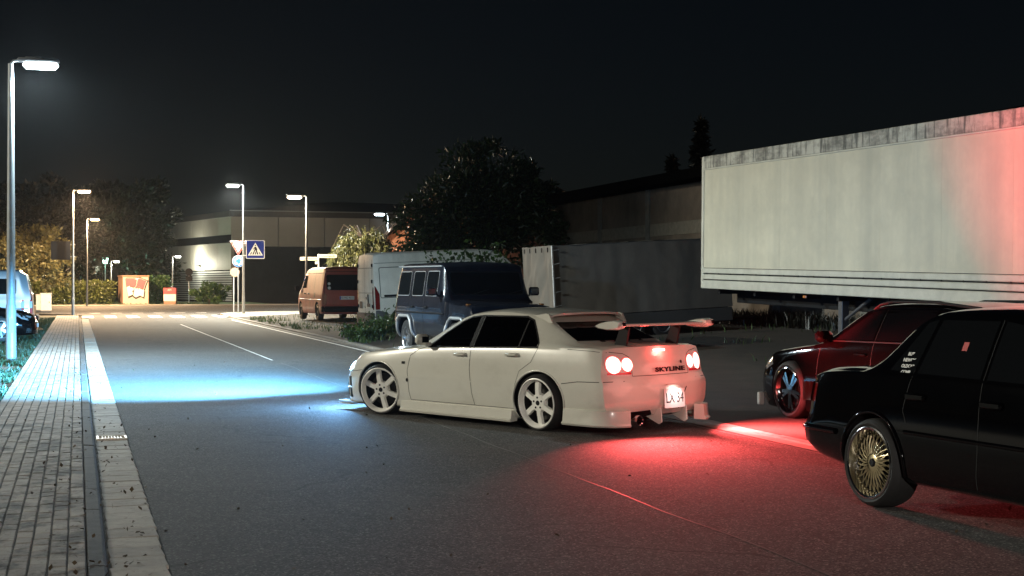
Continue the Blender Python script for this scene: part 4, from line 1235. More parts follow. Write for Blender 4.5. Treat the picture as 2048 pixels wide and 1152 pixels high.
for s, md in ((1, 'L'), (-1, 'R')):
    for w in ([(.58, .94), (-.15, .96), (-.15, 1.275), (.05, 1.25)], [(-.21, .96), (-1.0, .97), (-1.0, 1.285), (-.21, 1.28)], [(-1.06, .97), (-1.75, .98), (-1.62, 1.24), (-1.06, 1.28)]):
        B.panel('window', w, md, M_dgl3, c3, off=.003, cuts=3)
    B.line('window_trim', [(.66, .925), (-1.8, .96)], md, M_black, c3, w=.014, off=.005)
    B.line('window_trim', [(.66, .925), (.10, 1.265), (-.15, 1.292), (-1.1, 1.30), (-1.66, 1.255)], md, M_chrome, c3, w=.012, off=.005)
    B.line('seam', [(.78, .87), (.8, .5), (.75, .2)], md, M_gap, c3)
    B.line('seam', [(-.18, 1.28), (-.2, .5), (-.25, .2)], md, M_gap, c3)
    B.panel('headlamp', [(1.92, .54), (1.98, .64), (1.78, .70), (1.74, .61)], md, M_clearlens, c3, off=.004, cuts=2)
    for hx in (0, -.85): MB().box(B.side(hx, .80, s, .01), (.22, .03, .035), .012).build('door_handle', M_drk, c3, 40)
    rl = [B.top(x, s * .60, .0) for x in (-1.75, -1.6, -.9, -.2, 0.0, .1)]
    rl = [p + Vector((0, 0, d)) for p, d in zip(rl, (0, .045, .055, .05, .03, 0))]
    MB().tube(rl, .016, 8).build('roof_rail', M_black, c3, 50)
    m_ = MB(); m_.box(B.side(.66, .94, s, .11) + Vector((0, 0, .03)), (.14, .2, .13), .04); m_.build('door_mirror', M_drk, c3, 40)
    ca = MB(); ca.box(B.side(2.0, .2, s, .01) + Vector((.1, 0, -.02)), (.06, .07, .15), .01); ca.build('bumper_corner_guard', mat('pale_guard', (.4, .4, .38), .5), c3)
B.panel('windscreen', [(-.66, .97), (.66, .97), (.57, 1.26), (-.57, 1.26)], 'front', M_dgl3, c3, off=.003, cuts=3)
simple_wheels(c3, (1.38, -1.38), .765, .335, .262, .245, 'five', mat('dark_chrome', (.3, .3, .31), .12, 1.0), .333, math.radians(2))

# dark blue boxy off-roader facing the camera
M_blue = mat('dark_blue_paint', (0.012, 0.014, 0.021), 0.22, coat=0.6, var=0.15, vscale=3)
stain(M_blue, (.03, .034, .045), 3.0, .5, .75, (1, 1, 1), .6)
c4 = place('blue_off_roader', (-.80, 28.65), (.384, -.923), .045)
c4.scale = (1, 1.07, 1)
setp(c4, 'boxy dark blue off-road car behind the white saloon, facing the camera', 'car')
B = Body([
    (2.20, .46, .72, .76, .60, .74, .86, .62, .90, .91),
    (2.12, .44, .76, .80, .62, .77, 1.04, .66, 1.075, 1.085),
    (1.0, .44, .80, .82, .65, .80, 1.13, .70, 1.165, 1.175),
    (.93, .44, .84, .885, .70, .86, 1.16, .74, 1.20, 1.21),
    (.62, .44, .86, .90, .75, .87, 1.20, .755, 1.79, 1.83),
    (.55, .44, .86, .90, .75, .87, 1.20, .76, 1.86, 1.90),
    (.2, .44, .86, .90, .75, .87, 1.20, .765, 1.90, 1.95),
    (-2.0, .44, .86, .90, .75, .87, 1.20, .765, 1.90, 1.95),
    (-2.16, .46, .84, .88, .75, .85, 1.20, .74, 1.86, 1.90)],
    ([.1, 1.0, 1.2, 2.0], [0, 0, .01, .10]), ([.1, 2.0], [0, 0]), kr=.03, kf=.06, n=60, k=4, bulge=.006, tens=.35)
B.finish('body', M_blue, c4, arch_cutters((1.42, -1.42), .40, .46, 1.2, .45), 26)
for s, md in ((1, 'L'), (-1, 'R')):
    for w in (rrect(-2.02, 1.27, -1.22, 1.76, .06), rrect(-1.06, 1.27, -.36, 1.76, .06), rrect(-.22, 1.27, .46, 1.76, .06)):
        B.panel('window', w, md, M_dglass, c4, off=.004, cuts=2)
        B.line('window_frame', w, md, M_steel, c4, w=.012, off=.006, closed=True)
    for x in (-1.14, -.29): B.line('seam', [(x, 1.84), (x, .52)], md, M_gap, c4, w=.012)
    B.bead('waist_strip', [(.9, .93), (-2.1, .93)], md, M_black, c4, r=.02)
    B.bead('roof_gutter', [(.52, 1.855), (-2.1, 1.865)], md, M_steel, c4, r=.016, off=.008)
    for ax in (1.42, -1.42):
        pts = [(ax - .50, .42), (ax - .42, .76), (ax - .28, .85), (ax + .28, .85), (ax + .42, .76), (ax + .50, .42)]
        B.bead('wheel_flare', pts, md, M_steel, c4, r=.035, off=.015)
    for hx in (-.95, -.1): MB().box(B.side(hx, 1.04, s, .014), (.16, .03, .045), .01).build('door_handle', M_black, c4)
    mb_ = MB(); mb_.box(B.side(.62, 1.36, s, .17), (.09, .20, .17), .03); mb_.tube([B.side(.66, 1.25, s, -.01), B.side(.64, 1.32, s, .12)], .02, 8)
    mb_.build('door_mirror', M_blue, c4, 40)
    hl = MB(); fx = B.front(s * .52, .82).x
    hl.lathe([(0, fx + .03), (.07, fx + .025), (.10, fx + .0), (.11, fx - .05)], 24, 'x', c=(0, s * .52, .82)); hl.build('headlamp', M_clearlens, c4, 40)
    ind = MB(); ind.box((1.75, s * .70, 1.115), (.12, .07, .035), .012); ind.build('indicator', mat('orange_lens', (.16, .06, .01), .2, coat=.5), c4)
B.panel('windscreen', rrect(-.70, 1.30, .70, 1.74, .05), 'front', M_dglass, c4, off=.004, cuts=3)
B.line('windscreen_frame', rrect(-.70, 1.30, .70, 1.74, .05), 'front', M_black, c4, w=.03, off=.006, closed=True)
for y0 in (-.35, .35): MB().tube([B.front(y0, 1.29, .015), B.front(y0 + .38, 1.40, .018)], .007, 6).build('wiper', M_black, c4)
B.panel('grille', rrect(-.40, .68, .40, .95, .03), 'front', M_black, c4, off=.006, cuts=1)
for i in range(3): MB().box(B.front(0, .74 + .07 * i, .014), (.02, .76, .022), .006).build('grille_bar', M_chrome, c4)
bp = MB(); bp.box((2.26, 0, .55), (.16, 1.7, .2), .04); bp.build('bumper', M_black, c4)
simple_wheels(c4, (1.42, -1.42), .74, .385, .23, .25, 'five', M_alloy)

# white high-roof panel van, tail towards the road
M_van = mat('dirty_white_paint', (0.88, 0.87, 0.8), 0.5, coat=0.2, var=0.12, vscale=1.5)
stain(M_van, (.26, .28, .20), 1.3, .48, .8, (.8, 1, .35), .6)
M_gbump = mat('grey_bumper', (0.10, 0.105, 0.115), 0.7, var=.2, vscale=6)
c5 = place('white_panel_van', (-1.86, 46.05), (.931, .365), .12 + .045, pitch=-.047)
setp(c5, 'dirty white high-roof panel van parked with its rear doors to the road', 'van')
def vanrows(): return [
    (3.0, .30, .78, .88, .6, .84, .85, .5, .90, .92),
    (2.75, .28, .93, 1.0, .65, .97, 1.02, .7, 1.08, 1.10),
    (2.35, .27, .98, 1.02, .7, .98, 1.17, .86, 1.24, 1.29),
    (1.85, .27, .98, 1.02, .75, .99, 1.28, .84, 1.85, 1.90),
    (1.45, .27, .98, 1.02, .8, 1.0, 1.33, .84, 2.22, 2.29),
    (1.1, .27, .98, 1.02, .8, 1.0, 1.35, .85, 2.37, 2.45),
    (.6, .27, .98, 1.02, .8, 1.0, 1.35, .86, 2.42, 2.50),
    (-2.80, .27, .98, 1.02, .8, 1.0, 1.35, .86, 2.42, 2.50),
    (-2.97, .28, .96, 1.0, .8, .98, 1.35, .83, 2.38, 2.45)]
B = Body(vanrows(), ([.1, .45, .5, 1.4, 2.2, 2.6], [0, 0, .02, .02, .05, .14]), ([.1, 3], [0, 0]), kr=.05, kf=.22, n=60, k=3)
B.finish('body', M_van, c5, arch_cutters((2.02, -2.02), .36, .42, 1.3, .5), 28)
for s, md in ((1, 'L'), (-1, 'R')):
    B.panel('lower_cladding', [(1.55, .30), (-1.55, .30), (-1.55, .58), (1.55, .58)], md, M_gbump, c5, off=.012, cuts=2)
    B.panel('bumper_corner', [(-2.48, .30), (-2.90, .30), (-2.90, .70), (-2.8, .70), (-2.52, .62)], md, M_gbump, c5, off=.014, cuts=2)
    B.line('panel_groove', rrect(-2.72, 1.08, -1.20, 2.02, .05), md, M_gap, c5, w=.02, closed=True)
    B.line('panel_groove', rrect(-1.05, 1.08, .12, 2.02, .05), md, M_gap, c5, w=.02, closed=True)
    B.panel('side_rail', [(.1, 1.10), (-2.9, 1.10), (-2.9, 1.17), (.1, 1.17)], md, M_black, c5, off=.012, cuts=3)
    B.line('roof_seam', [(1.0, 2.16), (-2.85, 2.16)], md, mat('van_seam', (.3, .3, .27), .7), c5, w=.02)
    B.panel('window', [(1.75, 1.32), (.62, 1.36), (.62, 2.0), (1.2, 2.0)], md, M_dglass, c5, off=.004, cuts=3)
    B.line('seam', [(.5, 2.1), (.5, .4)], md, M_gap, c5, w=.014)
    tl = B.panel('tail_light', [(s * .82, .72), (s * .92, .72), (s * .92, 1.42), (s * .89, 1.42), (s * .82, 1.2)][::-s], 'rear', M_redlens, c5, off=.012, cuts=2)
    B.panel('tail_light_clear', [(s * .84, .98), (s * .91, .98), (s * .91, 1.16), (s * .85, 1.16)][::-s], 'rear', M_clearlens, c5, off=.016, cuts=1)
    B.panel('tail_light_side', [(-2.76, .72), (-2.90, .72), (-2.90, 1.46), (-2.86, 1.42), (-2.76, 1.2)], md, M_redlens, c5, off=.010, cuts=2)
    B.line('door_seam', [(s * .80, .62), (s * .80, 1.6), (s * .76, 2.28)], 'rear', M_gap, c5, w=.014)
    for z_ in (.82, 1.6, 2.1): MB().box(B.rear(s * .83, z_, .02), (.05, .05, .11), .012).build('door_hinge', M_black, c5)
B.line('door_seam', [(0, .62), (0, 2.28)], 'rear', M_gap, c5, w=.016)
B.line('door_seam', [(-.84, 2.02), (.84, 2.02)], 'rear', mat('van_seam2', (.3, .3, .27), .7), c5, w=.02)
B.line('door_seam', [(-.84, 1.24), (.84, 1.24)], 'rear', mat('van_seam2', (.3, .3, .27), .7), c5, w=.02)
B.panel('rear_bumper', rrect(-.95, .30, .95, .62, .05), 'rear', M_gbump, c5, off=.06, cuts=2, thick=.12)
B.panel('door_handle', arc(-.20, 1.08, .05, 0, 360, 14)[:-1], 'rear', M_black, c5, off=.014, cuts=1)
dh = MB(); dh.box(B.rear(-.42, 1.06, .02), (.03, .07, .3), .014); dh.build('door_handle', M_black, c5)
plate(c5, B.rear(.42, .86, .02), (0, -1, 0), (0, 0, 1), .3, .22, None, band=False, col=mat('dull_plate', (.12, .12, .12), .6))
plate(c5, B.rear(-.45, .86, .02), (0, -1, 0), (0, 0, 1), .32, .11, None, band=False, col=mat('dull_plate', (.12, .12, .12), .6))
simple_wheels(c5, (2.02, -2.02), .86, .34, .21, .22, 'steel', M_steelw)

# rusty red van seen from behind
M_red = mat('faded_red_paint', (0.36, 0.055, 0.04), 0.45, coat=0.2, var=0.15, vscale=2.5)
stain(M_red, (.16, .05, .03), 2.0, .5, .7, (1, 1, .6), .6)
c6 = place('red_van', (-7.04, 55.5), (-.35, .937), .16, roll=0.0)
setp(c6, 'faded red van with its dark tail to the camera beside the white van', 'van')
B = Body([
    (2.35, .30, .70, .78, .5, .74, .82, .5, .88, .89),
    (2.1, .26, .84, .89, .6, .85, 1.0, .6, 1.06, 1.08),
    (1.75, .25, .88, .91, .65, .88, 1.09, .78, 1.16, 1.19),
    (1.30, .25, .89, .92, .7, .89, 1.14, .75, 1.66, 1.71),
    (1.0, .25, .89, .92, .7, .89, 1.15, .745, 1.87, 1.93),
    (.5, .25, .89, .92, .7, .89, 1.15, .745, 1.96, 2.04),
    (-2.05, .25, .89, .92, .7, .89, 1.15, .745, 1.97, 2.05),
    (-2.30, .28, .87, .90, .7, .87, 1.15, .72, 1.90, 1.96)],
    ([.1, .5, .6, 1.15, 2.0], [0, 0, .03, .03, .16]), ([.1, 3], [0, 0]), kr=.05, kf=.2, n=56, k=3)
B.finish('body', M_red, c6, arch_cutters((1.46, -1.46), .33, .39, 1.2, .5), 28)
for s, md in ((1, 'L'), (-1, 'R')):
    B.panel('window', [(1.58, 1.22), (.52, 1.24), (.52, 1.72), (1.16, 1.72)], md, M_dglass, c6, off=.004, cuts=3)
    B.line('seam', [(1.62, 1.1), (1.6, .5)], md, M_gap, c6, w=.02)
    B.line('seam', [(.42, 1.85), (.42, .35)], md, M_gap, c6, w=.02)
    B.line('seam', [(-.85, 1.85), (-.85, .35)], md, M_gap, c6, w=.02)
    B.bead('side_moulding', [(1.95, .80), (-2.2, .80)], md, M_red, c6, r=.016)
    B.line('roof_seam', [(1.0, 1.79), (-2.1, 1.80)], md, M_gap, c6, w=.02)
    for hx, hz in ((.62, 1.02), (-.05, 1.02)): MB().box(B.side(hx, hz, s, .014), (.16, .03, .05), .012).build('door_handle', M_black, c6)
    B.panel('fuel_flap', rrect(-1.2, .88, -1.02, 1.06, .02), md, mat('dark_red_flap', (.1, .03, .02), .6), c6, off=.006, cuts=1)
    B.panel('tail_light', [(s * .72, .62), (s * .87, .62), (s * .87, 1.0), (s * .72, 1.0)][::-s], 'rear', M_redlens, c6, off=.012, cuts=2)
    mm = MB(); mm.box(B.side(1.6, 1.2, s, .16), (.09, .2, .2), .03); mm.build('door_mirror', M_black, c6, 40)
    MB().box(B.side(-2.2, .45, s, -.03), (.2, .1, .22), .03).build('bumper_end', M_black, c6)
    B.panel('sticker', arc(s * .70 if s < 0 else .62, 1.30 + .10 * s, .055, 0, 360, 14)[:-1], 'rear', M_white, c6, off=.014, cuts=1) if s > 0 else None
B.panel('sticker', arc(.62, 1.24, .06, 0, 360, 14)[:-1], 'rear', M_white, c6, off=.014, cuts=1)
B.panel('rear_window', rrect(-.72, 1.16, .72, 1.74, .08), 'rear', M_dglass, c6, off=.006, cuts=3)
B.line('tailgate_seam', [(-.78, .55), (-.80, 1.15), (-.74, 1.86), (.74, 1.86), (.80, 1.15), (.78, .55), (-.78, .55)], 'rear', M_gap, c6, w=.018)
bp = MB(); bp.box((-2.36, 0, .44), (.14, 1.7, .2), .05); bp.build('rear_bumper', M_black, c6)
plate(c6, B.rear(-.05, .87, .015), (0, -1, 0), (0, 0, 1), .56, .13, 'KI MC 9315')
simple_wheels(c6, (1.46, -1.46), .80, .325, .20, .2, 'steel', M_steelw)

# silver van and black car parked left of the pavement
M_silver = mat('silver_paint', (0.36, 0.38, 0.40), 0.32, 0.35, coat=0.6)
c7 = place('silver_van', (-17.4, 44.4), (-.9563, -.2923), PZ)
setp(c7, 'silver van parked in the lot behind the black car', 'van')
B = Body([
    (2.40, .30, .70, .80, .5, .76, .82, .5, .88, .89),
    (2.1, .26, .86, .92, .6, .88, 1.0, .6, 1.06, 1.08),
    (1.75, .25, .90, .94, .65, .90, 1.09, .78, 1.16, 1.19),
    (1.0, .25, .91, .95, .7, .90, 1.15, .76, 1.84, 1.90),
    (.5, .25, .91, .95, .7, .90, 1.15, .76, 1.90, 1.97),
    (-2.0, .25, .91, .95, .7, .90, 1.15, .76, 1.90, 1.97),
    (-2.38, .28, .88, .92, .7, .88, 1.15, .70, 1.76, 1.80)],
    ([.1, .5, .6, 1.15, 2.0], [0, 0, .03, .05, .26]), ([.1, 3], [0, 0]), kr=.08, kf=.2, n=50, k=3)
B.finish('body', M_silver, c7, arch_cutters((1.5, -1.5), .33, .38, 1.2, .5), 28)
for s, md in ((1, 'L'), (-1, 'R')):
    for w in (rrect(-1.85, 1.2, -.75, 1.68, .06), rrect(-.65, 1.2, .35, 1.68, .06)):
        B.panel('window', w, md, M_dglass, c7, off=.004, cuts=2)
    B.panel('tail_light', [(s * .74, .8), (s * .88, .8), (s * .84, 1.35), (s * .76, 1.35)][::-s], 'rear', M_redlens, c7, off=.01, cuts=2)
    B.bead('side_moulding', [(1.9, .74), (-2.2, .74)], md, M_black, c7, r=.018)
B.panel('rear_window', rrect(-.66, 1.2, .66, 1.64, .08), 'rear', M_dglass, c7, off=.006, cuts=3)
bp = MB(); bp.box((-2.42, 0, .45), (.14, 1.7, .2), .05); bp.build('rear_bumper', M_black, c7)
simple_wheels(c7, (1.5, -1.5), .82, .32, .2, .2, 'steel', M_alloy)
c8 = place('black_parked_car', (-14.85, 37.35), (.9563, .2923), PZ)
setp(c8, 'black car with silver spoked wheel parked nose to the pavement behind the tall lamp', 'car')
B = Body([
    (2.26, .20, .64, .74, .42, .70, .60, .45, .66, .67),
    (2.12, .17, .78, .84, .45, .78, .70, .5, .745, .76),
    (1.4, .16, .84, .88, .50, .82, .84, .56, .875, .89),
    (.95, .16, .84, .88, .52, .82, .89, .60, .93, .95),
    (.85, .16, .84, .88, .52, .82, .90, .68, .97, 1.0),
    (.10, .16, .84, .88, .52, .82, .93, .60, 1.33, 1.375),
    (-.4, .16, .84, .88, .52, .82, .94, .59, 1.36, 1.41),
    (-.9, .16, .84, .88, .52, .82, .95, .58, 1.33, 1.375),
    (-1.6, .16, .84, .88, .52, .81, .96, .63, 1.05, 1.08),
    (-2.1, .2, .82, .86, .52, .79, .96, .60, 1.0, 1.01),
    (-2.24, .24, .78, .83, .52, .76, .92, .58, .95, .96)],
    ([.1, .5, .9], [0, 0, .1]), ([.1, .3, .5, .7], [0, .02, 0, -.08]), kr=.14, kf=.26, n=56, k=3)
B.finish('body', M_blk, c8, arch_cutters((1.38, -1.38), .325, .355, 1.2, .5), 32)
for s, md in ((1, 'L'), (-1, 'R')):
    for w in ([(.55, .98), (-.2, 1.0), (-.2, 1.3), (.05, 1.28)], [(-.26, 1.0), (-1.2, 1.02), (-.95, 1.27), (-.26, 1.3)]):
        B.panel('window', w, md, M_dglass, c8, off=.003, cuts=3)
    B.panel('headlamp', [(2.06, .56), (2.13, .66), (1.78, .76), (1.74, .70), (1.9, .60)], md, M_clearlens, c8, off=.005, cuts=2)
    B.line('seam', [(.78, .9), (.8, .5), (.75, .2)], md, M_gap, c8)
    B.panel('bumper_intake', [(2.0, .24), (2.12, .24), (2.14, .36), (2.02, .36)], md, M_gap, c8, off=.004, cuts=1)
    MB().box(B.side(.68, .98, s, .1), (.12, .18, .12), .04).build('door_mirror', M_blk, c8, 40)
B.panel('kidney_grille', rrect(-.3, .54, .3, .66, .04), 'front', M_chrome, c8, off=.006, cuts=1)
B.panel('windscreen', [(-.66, 1.0), (.66, 1.0), (.56, 1.3), (-.56, 1.3)], 'front', M_dglass, c8, off=.003, cuts=3)
plate(c8, B.front(0, .42, .012), (0, 1, 0), (0, 0, 1), .52, .11, None)
simple_wheels(c8, (1.38, -1.38), .77, .325, .235, .225, 'five', M_alloy)

# ------------------------------------------------------------------ trailers
M_box = mat('trailer_panel', (0.57, 0.525, 0.40), 0.55, var=0.10, vscale=1.2)
stain(M_box, (.41, .385, .30), .9, .45, .75, (1, 1, 1), .8)
stain(M_box, (.44, .41, .33), 2.2, .5, .8, (2.5, 1, .18), .6)
stain(M_box, (.35, .335, .27), .8, .42, .7, (1.1, 1, .03), .55, 3)
M_rail = mat('trailer_rail', (0.50, 0.48, 0.40), 0.5, var=.15, vscale=3)
M_top = mat('trailer_top_rail', (0.45, 0.43, 0.36), 0.6, var=.15, vscale=3)
stain(M_top, (.035, .034, .03), 1.0, .44, .6, (1.0, 1, 2.0), .75)
stain(M_top, (.03, .03, .028), 2.2, .5, .6, (3.0, 1, .35), .8)
# local frame: x along the road towards the camera, y to the road side, z up
s0t, l0t = sl((3.92, 29.4))
TL = 13.6
tr = empty('box_trailer', rd(s0t, l0t, 0), math.atan2(-CA, SA), None, math.radians(1.15), 0)
setp(tr, 'big dirty white box trailer standing high behind the cars', 'trailer')
zb, zt = 1.47, 4.17
NB = 8
pn = TL / NB
for i in range(NB):
    MB().box((pn * (i + .5), 0, (zb + .42 + zt - .28) / 2), (pn - .002, .03, zt - zb - .70)).build('side_panel', M_box, tr)
sd = MB(); sd.box((TL / 2, 1.205, (zb + zt) / 2), (TL - .06, 2.38, zt - zb - .05)); sd.build('box_core', M_box, tr)
ys_ = 0.0
MB().box((TL / 2, ys_ - .004, zt - .125), (TL, .05, .25), .01).build('top_rail', M_top, tr)
MB().box((TL / 2, ys_ - .004, zt - .265), (TL, .06, .03), .006).build('cornice_strip', M_rail, tr)
for z_, h_ in ((zb + .36, .10), (zb + .235, .10), (zb + .08, .17)):
    MB().box((TL / 2, ys_ - .006, z_), (TL, .05, h_), .012).build('bottom_rail', M_rail, tr)
for z_ in (zb + .298, zb + .175, zb + .418):
    MB().box((TL / 2, ys_ + .012, z_), (TL, .03, .024)).build('rail_groove', M_gap, tr)
MB().box((.05, ys_ - .010, (zb + zt) / 2), (.10, .05, zt - zb), .012).build('corner_post', M_rail, tr)
for i in range(24):
    MB().box((.3 + .55 * i, ys_ - .034, zb + .30), (.02, .012, .03), .003).build('rivet', M_gap, tr)
MB().box((TL - .05, ys_ - .012, (zb + zt) / 2), (.10, .05, zt - zb), .012).build('corner_post', M_rail, tr)
ch = MB()
for y_ in (ys_ + .75, ys_ + 1.7): ch.box((TL / 2, y_, zb - .16), (TL - .4, .12, .28), .01)
for x_ in np.linspace(.5, TL - .5, 9): ch.box((x_, ys_ + 1.2, zb - .06), (.08, 2.1, .1))
ch.build('chassis', M_black, tr)
for x_ in (4.9,):
    for y_ in (ys_ + .45, ys_ + 2.0):
        lg = MB(); lg.box((x_, y_, (zb + .25) / 2 + .1), (.14, .14, zb - .30), .01); lg.box((x_, y_, .32), (.34, .34, .04), .006); lg.tube([(x_, y_, 1.0), (x_ + .9, y_, zb - .05)], .03, 8)
        lg.build('landing_leg', M_steelw, tr)
twm = wheel_parts(.50, .29, .34, 'steel', M_steelw, 36)
for x_ in (TL - 4.0, TL - 2.7):
    add_wheel(tr, twm, x_, ys_ + .25, .55); 
for w_ in [o for o in tr.children if o.name.startswith('wheel')]:
    w_.rotation_euler = (0, 0, math.pi)
MB().box((4.3, ys_ + .02, zb - .06), (.12, .03, .05), .01).build('marker_lamp', mat('amber_marker', (.5, .16, .03), .3, coat=.6), tr)
# low tilt trailer with a grey tarpaulin
M_tarp = mat('grey_tarpaulin', (0.15, 0.132, 0.112), 0.65, var=0.12, vscale=1.5, bump=.25, bscale=4)
stain(M_tarp, (.16, .15, .13), 1.4, .5, .75, (1, 1, .5), .6)
pA = pix(1113, 600, 33.5)
ax_ = Vector((.955, .297, 0)).normalized()
tt = empty('tarpaulin_trailer', (pA.x, pA.y, .22), math.atan2(ax_.y, ax_.x), None, -.052, 0)
setp(tt, 'low trailer under a grey tarpaulin beside the box trailer', 'trailer')
L_, W_, z0_, z1_ = 4.6, 2.3, .55, 2.24
def wrinkled(name, o, du, dv, nu, nv, amp, nrm, seed, sc=2.0):
    v, f = [], []
    nrm = Vector(nrm)
    for j in range(nv + 1):
        for i in range(nu + 1):
            p = Vector(o) + Vector(du) * (i / nu) + Vector(dv) * (j / nv)
            e_ = min(1, 4 * min(i / nu, 1 - i / nu) + .15) 
            w_ = noise.noise(Vector((p.x * sc * 1.3 + p.y * sc * 1.3, p.z * sc * .55 + .5 * (p.x + p.y), seed))) + .5 * noise.noise(Vector((p.x * sc * 3 + p.y * sc * 2 + p.z * 2.2, p.z * sc, seed + 7)))
            v.append(p + nrm * (amp * w_ * e_))
    for j in range(nv):
        for i in range(nu): f.append((j * (nu + 1) + i, j * (nu + 1) + i + 1, (j + 1) * (nu + 1) + i + 1, (j + 1) * (nu + 1) + i))
    return mk(name, v, f, M_tarp, tt, 70)
wrinkled('side_tarpaulin', (0, 0, z0_), (L_, 0, 0), (0, 0, z1_ - z0_), 60, 24, .007, (0, -1, 0), 1.0)
wrinkled('end_tarpaulin', (0, W_, z0_), (0, -W_, 0), (0, 0, z1_ - z0_), 44, 36, .085, (-1, 0, 0), 3.0, 1.6)
wrinkled('roof_tarpaulin', (-.01, -.01, z1_ + .002), (L_, 0, 0), (0, W_, 0), 50, 20, .025, (0, 0, 1), 5.0)
wrinkled('far_tarpaulin', (L_, 0, z0_), (0, W_, 0), (0, 0, z1_ - z0_), 20, 12, .02, (1, 0, 0), 8.0)
wrinkled('back_tarpaulin', (L_, W_, z0_), (-L_, 0, 0), (0, 0, z1_ - z0_), 20, 12, .02, (0, 1, 0), 9.0)
MB().box((0, 0, (z0_ + z1_) / 2), (.05, .05, z1_ - z0_), .01).build('corner_post', M_steel, tt)
for i in range(5): MB().box((-.03, .25 + .45 * i, z1_ - .10), (.02, .03, .11), .005).build('strap', M_black, tt)
for i in range(5): MB().tube([(.03, -.03, z0_ + .25 + .33 * i), (.16, -.035, z0_ + .27 + .33 * i)], .008, 6).build('lashing', M_steel, tt)
bd = MB(); bd.box((L_ / 2, W_ / 2, z0_ - .18), (L_, W_, .34), .02); bd.build('drop_sides', mat('grey_dropside', (.09, .09, .09), .5, .3), tt)
fr_ = MB(); fr_.box((L_ / 2, W_ / 2, z0_ - .40), (L_ - .3, 1.2, .1)); fr_.tube([(L_ - .2, W_ / 2, .16), (L_ + 1.2, W_ / 2, .2)], .05, 8); fr_.build('chassis', M_black, tt)
tm2 = wheel_parts(.30, .18, .2, 'steel', M_steelw, 28)
for x_ in (2.0, 2.75):
    for y_ in (.15, W_ - .15): add_wheel(tt, tm2, x_, y_ if y_ > 1 else -0.0 + .12, .2)
for w_ in [o for o in tt.children if o.name.startswith('wheel') and o.location.y < 1]: w_.rotation_euler = (0, 0, math.pi)
# ------------------------------------------------------------------ buildings
def wallbox(name, a, b, h0, h1, th, m, parent, out=0.0):
    """an upright slab from ground point a to b; out: how far it stands proud towards the camera side"""
    a, b = Vector((a[0], a[1], 0)), Vector((b[0], b[1], 0))
    d = (b - a).normalized(); n = Vector((d.y, -d.x, 0))
    v = []
    for p in (a, b):
        for o_ in (out, out - th):
            for z in (h0, h1): v.append(p + n * o_ + Vector((0, 0, z)))
    return MB().add(v, [(0, 4, 5, 1), (2, 3, 7, 6), (0, 1, 3, 2), (4, 6, 7, 5), (1, 5, 7, 3), (0, 2, 6, 4)]).build(name, m, parent, fixn=True)
M_hall = mat('hall_cladding', (0.40, 0.395, 0.36), 0.6, var=.08, vscale=.5)
M_dark = mat('dark_cladding', (0.010, 0.010, 0.010), 0.9, spec=.1, var=.25, vscale=.8)
M_slat = mat('grey_slat', (0.30, 0.32, 0.32), 0.5, .3)
hall = setp(empty('industrial_hall', (-23.7, 120, 0)), 'pale flat-roofed industrial hall behind the crossing, lit at its left end', 'building')
def hp(p): return Vector((p[0] + 23.7, p[1] - 120))
cL, cC, cR = hp((-34.5, 138)), hp((-23.7, 120)), hp((14, 133))
def rng(a, b, t0, t1): return a + (b - a) * t0, a + (b - a) * t1
ZH = 7.6
for i in range(6):
    a, b = rng(cL, cC, i / 6 + .001, (i + 1) / 6 - .001)
    wallbox('wall_panel', a, b, 2.75, 5.05, .3, M_hall, hall)
    wallbox('wall_panel', a, b, 5.75, ZH - .35, .3, M_hall, hall)
    w_ = wallbox('window', a, b, 5.07, 5.73, .3, M_dglass, hall, -.08)
wallbox('wall', *rng(cL, cC, 0, 1), .0, 2.73, .3, M_dark, hall, -.12)
for i in range(13): wallbox('slat', *rng(cL, cC, .0, 1), .12 + .2 * i, .25 + .2 * i, .05, M_slat, hall, -.05)
for i in range(10):
    a, b = rng(cC, cR, i / 10 + .001, (i + 1) / 10 - .001)
    wallbox('wall_panel', a, b, 4.75, ZH - .35, .3, M_hall, hall)
wallbox('wall', *rng(cC, cR, 0.004, 1), .0, 4.73, .3, M_dark, hall, -.25)
for i in range(5): wallbox('ledge', *rng(cC, cR, .28, 1), .9 + .85 * i, .98 + .85 * i, .1, mat('dark_ledge', (.035, .035, .033), .8), hall, -.16)
M_fas = mat('dark_fascia', (.06, .055, .05), .6, var=.1)
wallbox('fascia', *rng(cL, cC, -.005, 1.008), ZH - .35, ZH + .12, .5, M_fas, hall, .12)
wallbox('fascia', *rng(cC, cR, -.003, 1), ZH - .35, ZH + .12, .5, M_fas, hall, .12)
a_, b_ = rng(cC, cR, -.003, 1); wallbox('gutter', a_, b_, ZH + .12, ZH + .2, .2, M_slat, hall, .16)
rf = MB()
P0, P1, P2 = cL, cC, cR
back = Vector((10, 26))
rv = [(P0.x, P0.y, ZH + .1), (P1.x, P1.y, ZH + .1), (P2.x, P2.y, ZH + .1), (P2.x + 4, P2.y + 12, ZH + 1.2), (P1.x + 7, P1.y + 11, ZH + 1.5), (P0.x + 5, P0.y + 12, ZH + 1.0)]
rf.add(rv, [(0, 1, 4, 5), (1, 2, 3, 4)]); rf.build('roof', mat('dark_roof', (.02, .02, .022), .8), hall)
wl_ = MB(); q = cL + (cC - cL) * .62; nn = Vector(((cC - cL).y, -(cC - cL).x)).normalized(); q = q + nn * .25
wl_.box((q.x, q.y, 3.2), (.3, .3, .16), .03); wl_.build('wall_lamp', M_house, hall)
d = bpy.data.lights.new('wall_lamp', 'POINT'); d.energy, d.color, d.shadow_soft_size = 900, (1, .95, .72), .1
lo = bpy.data.objects.new('wall_lamp_light', d); COL.objects.link(lo); lo.parent = hall; lo.location = (q.x + nn.x * .9, q.y + nn.y * .9, 3.3)
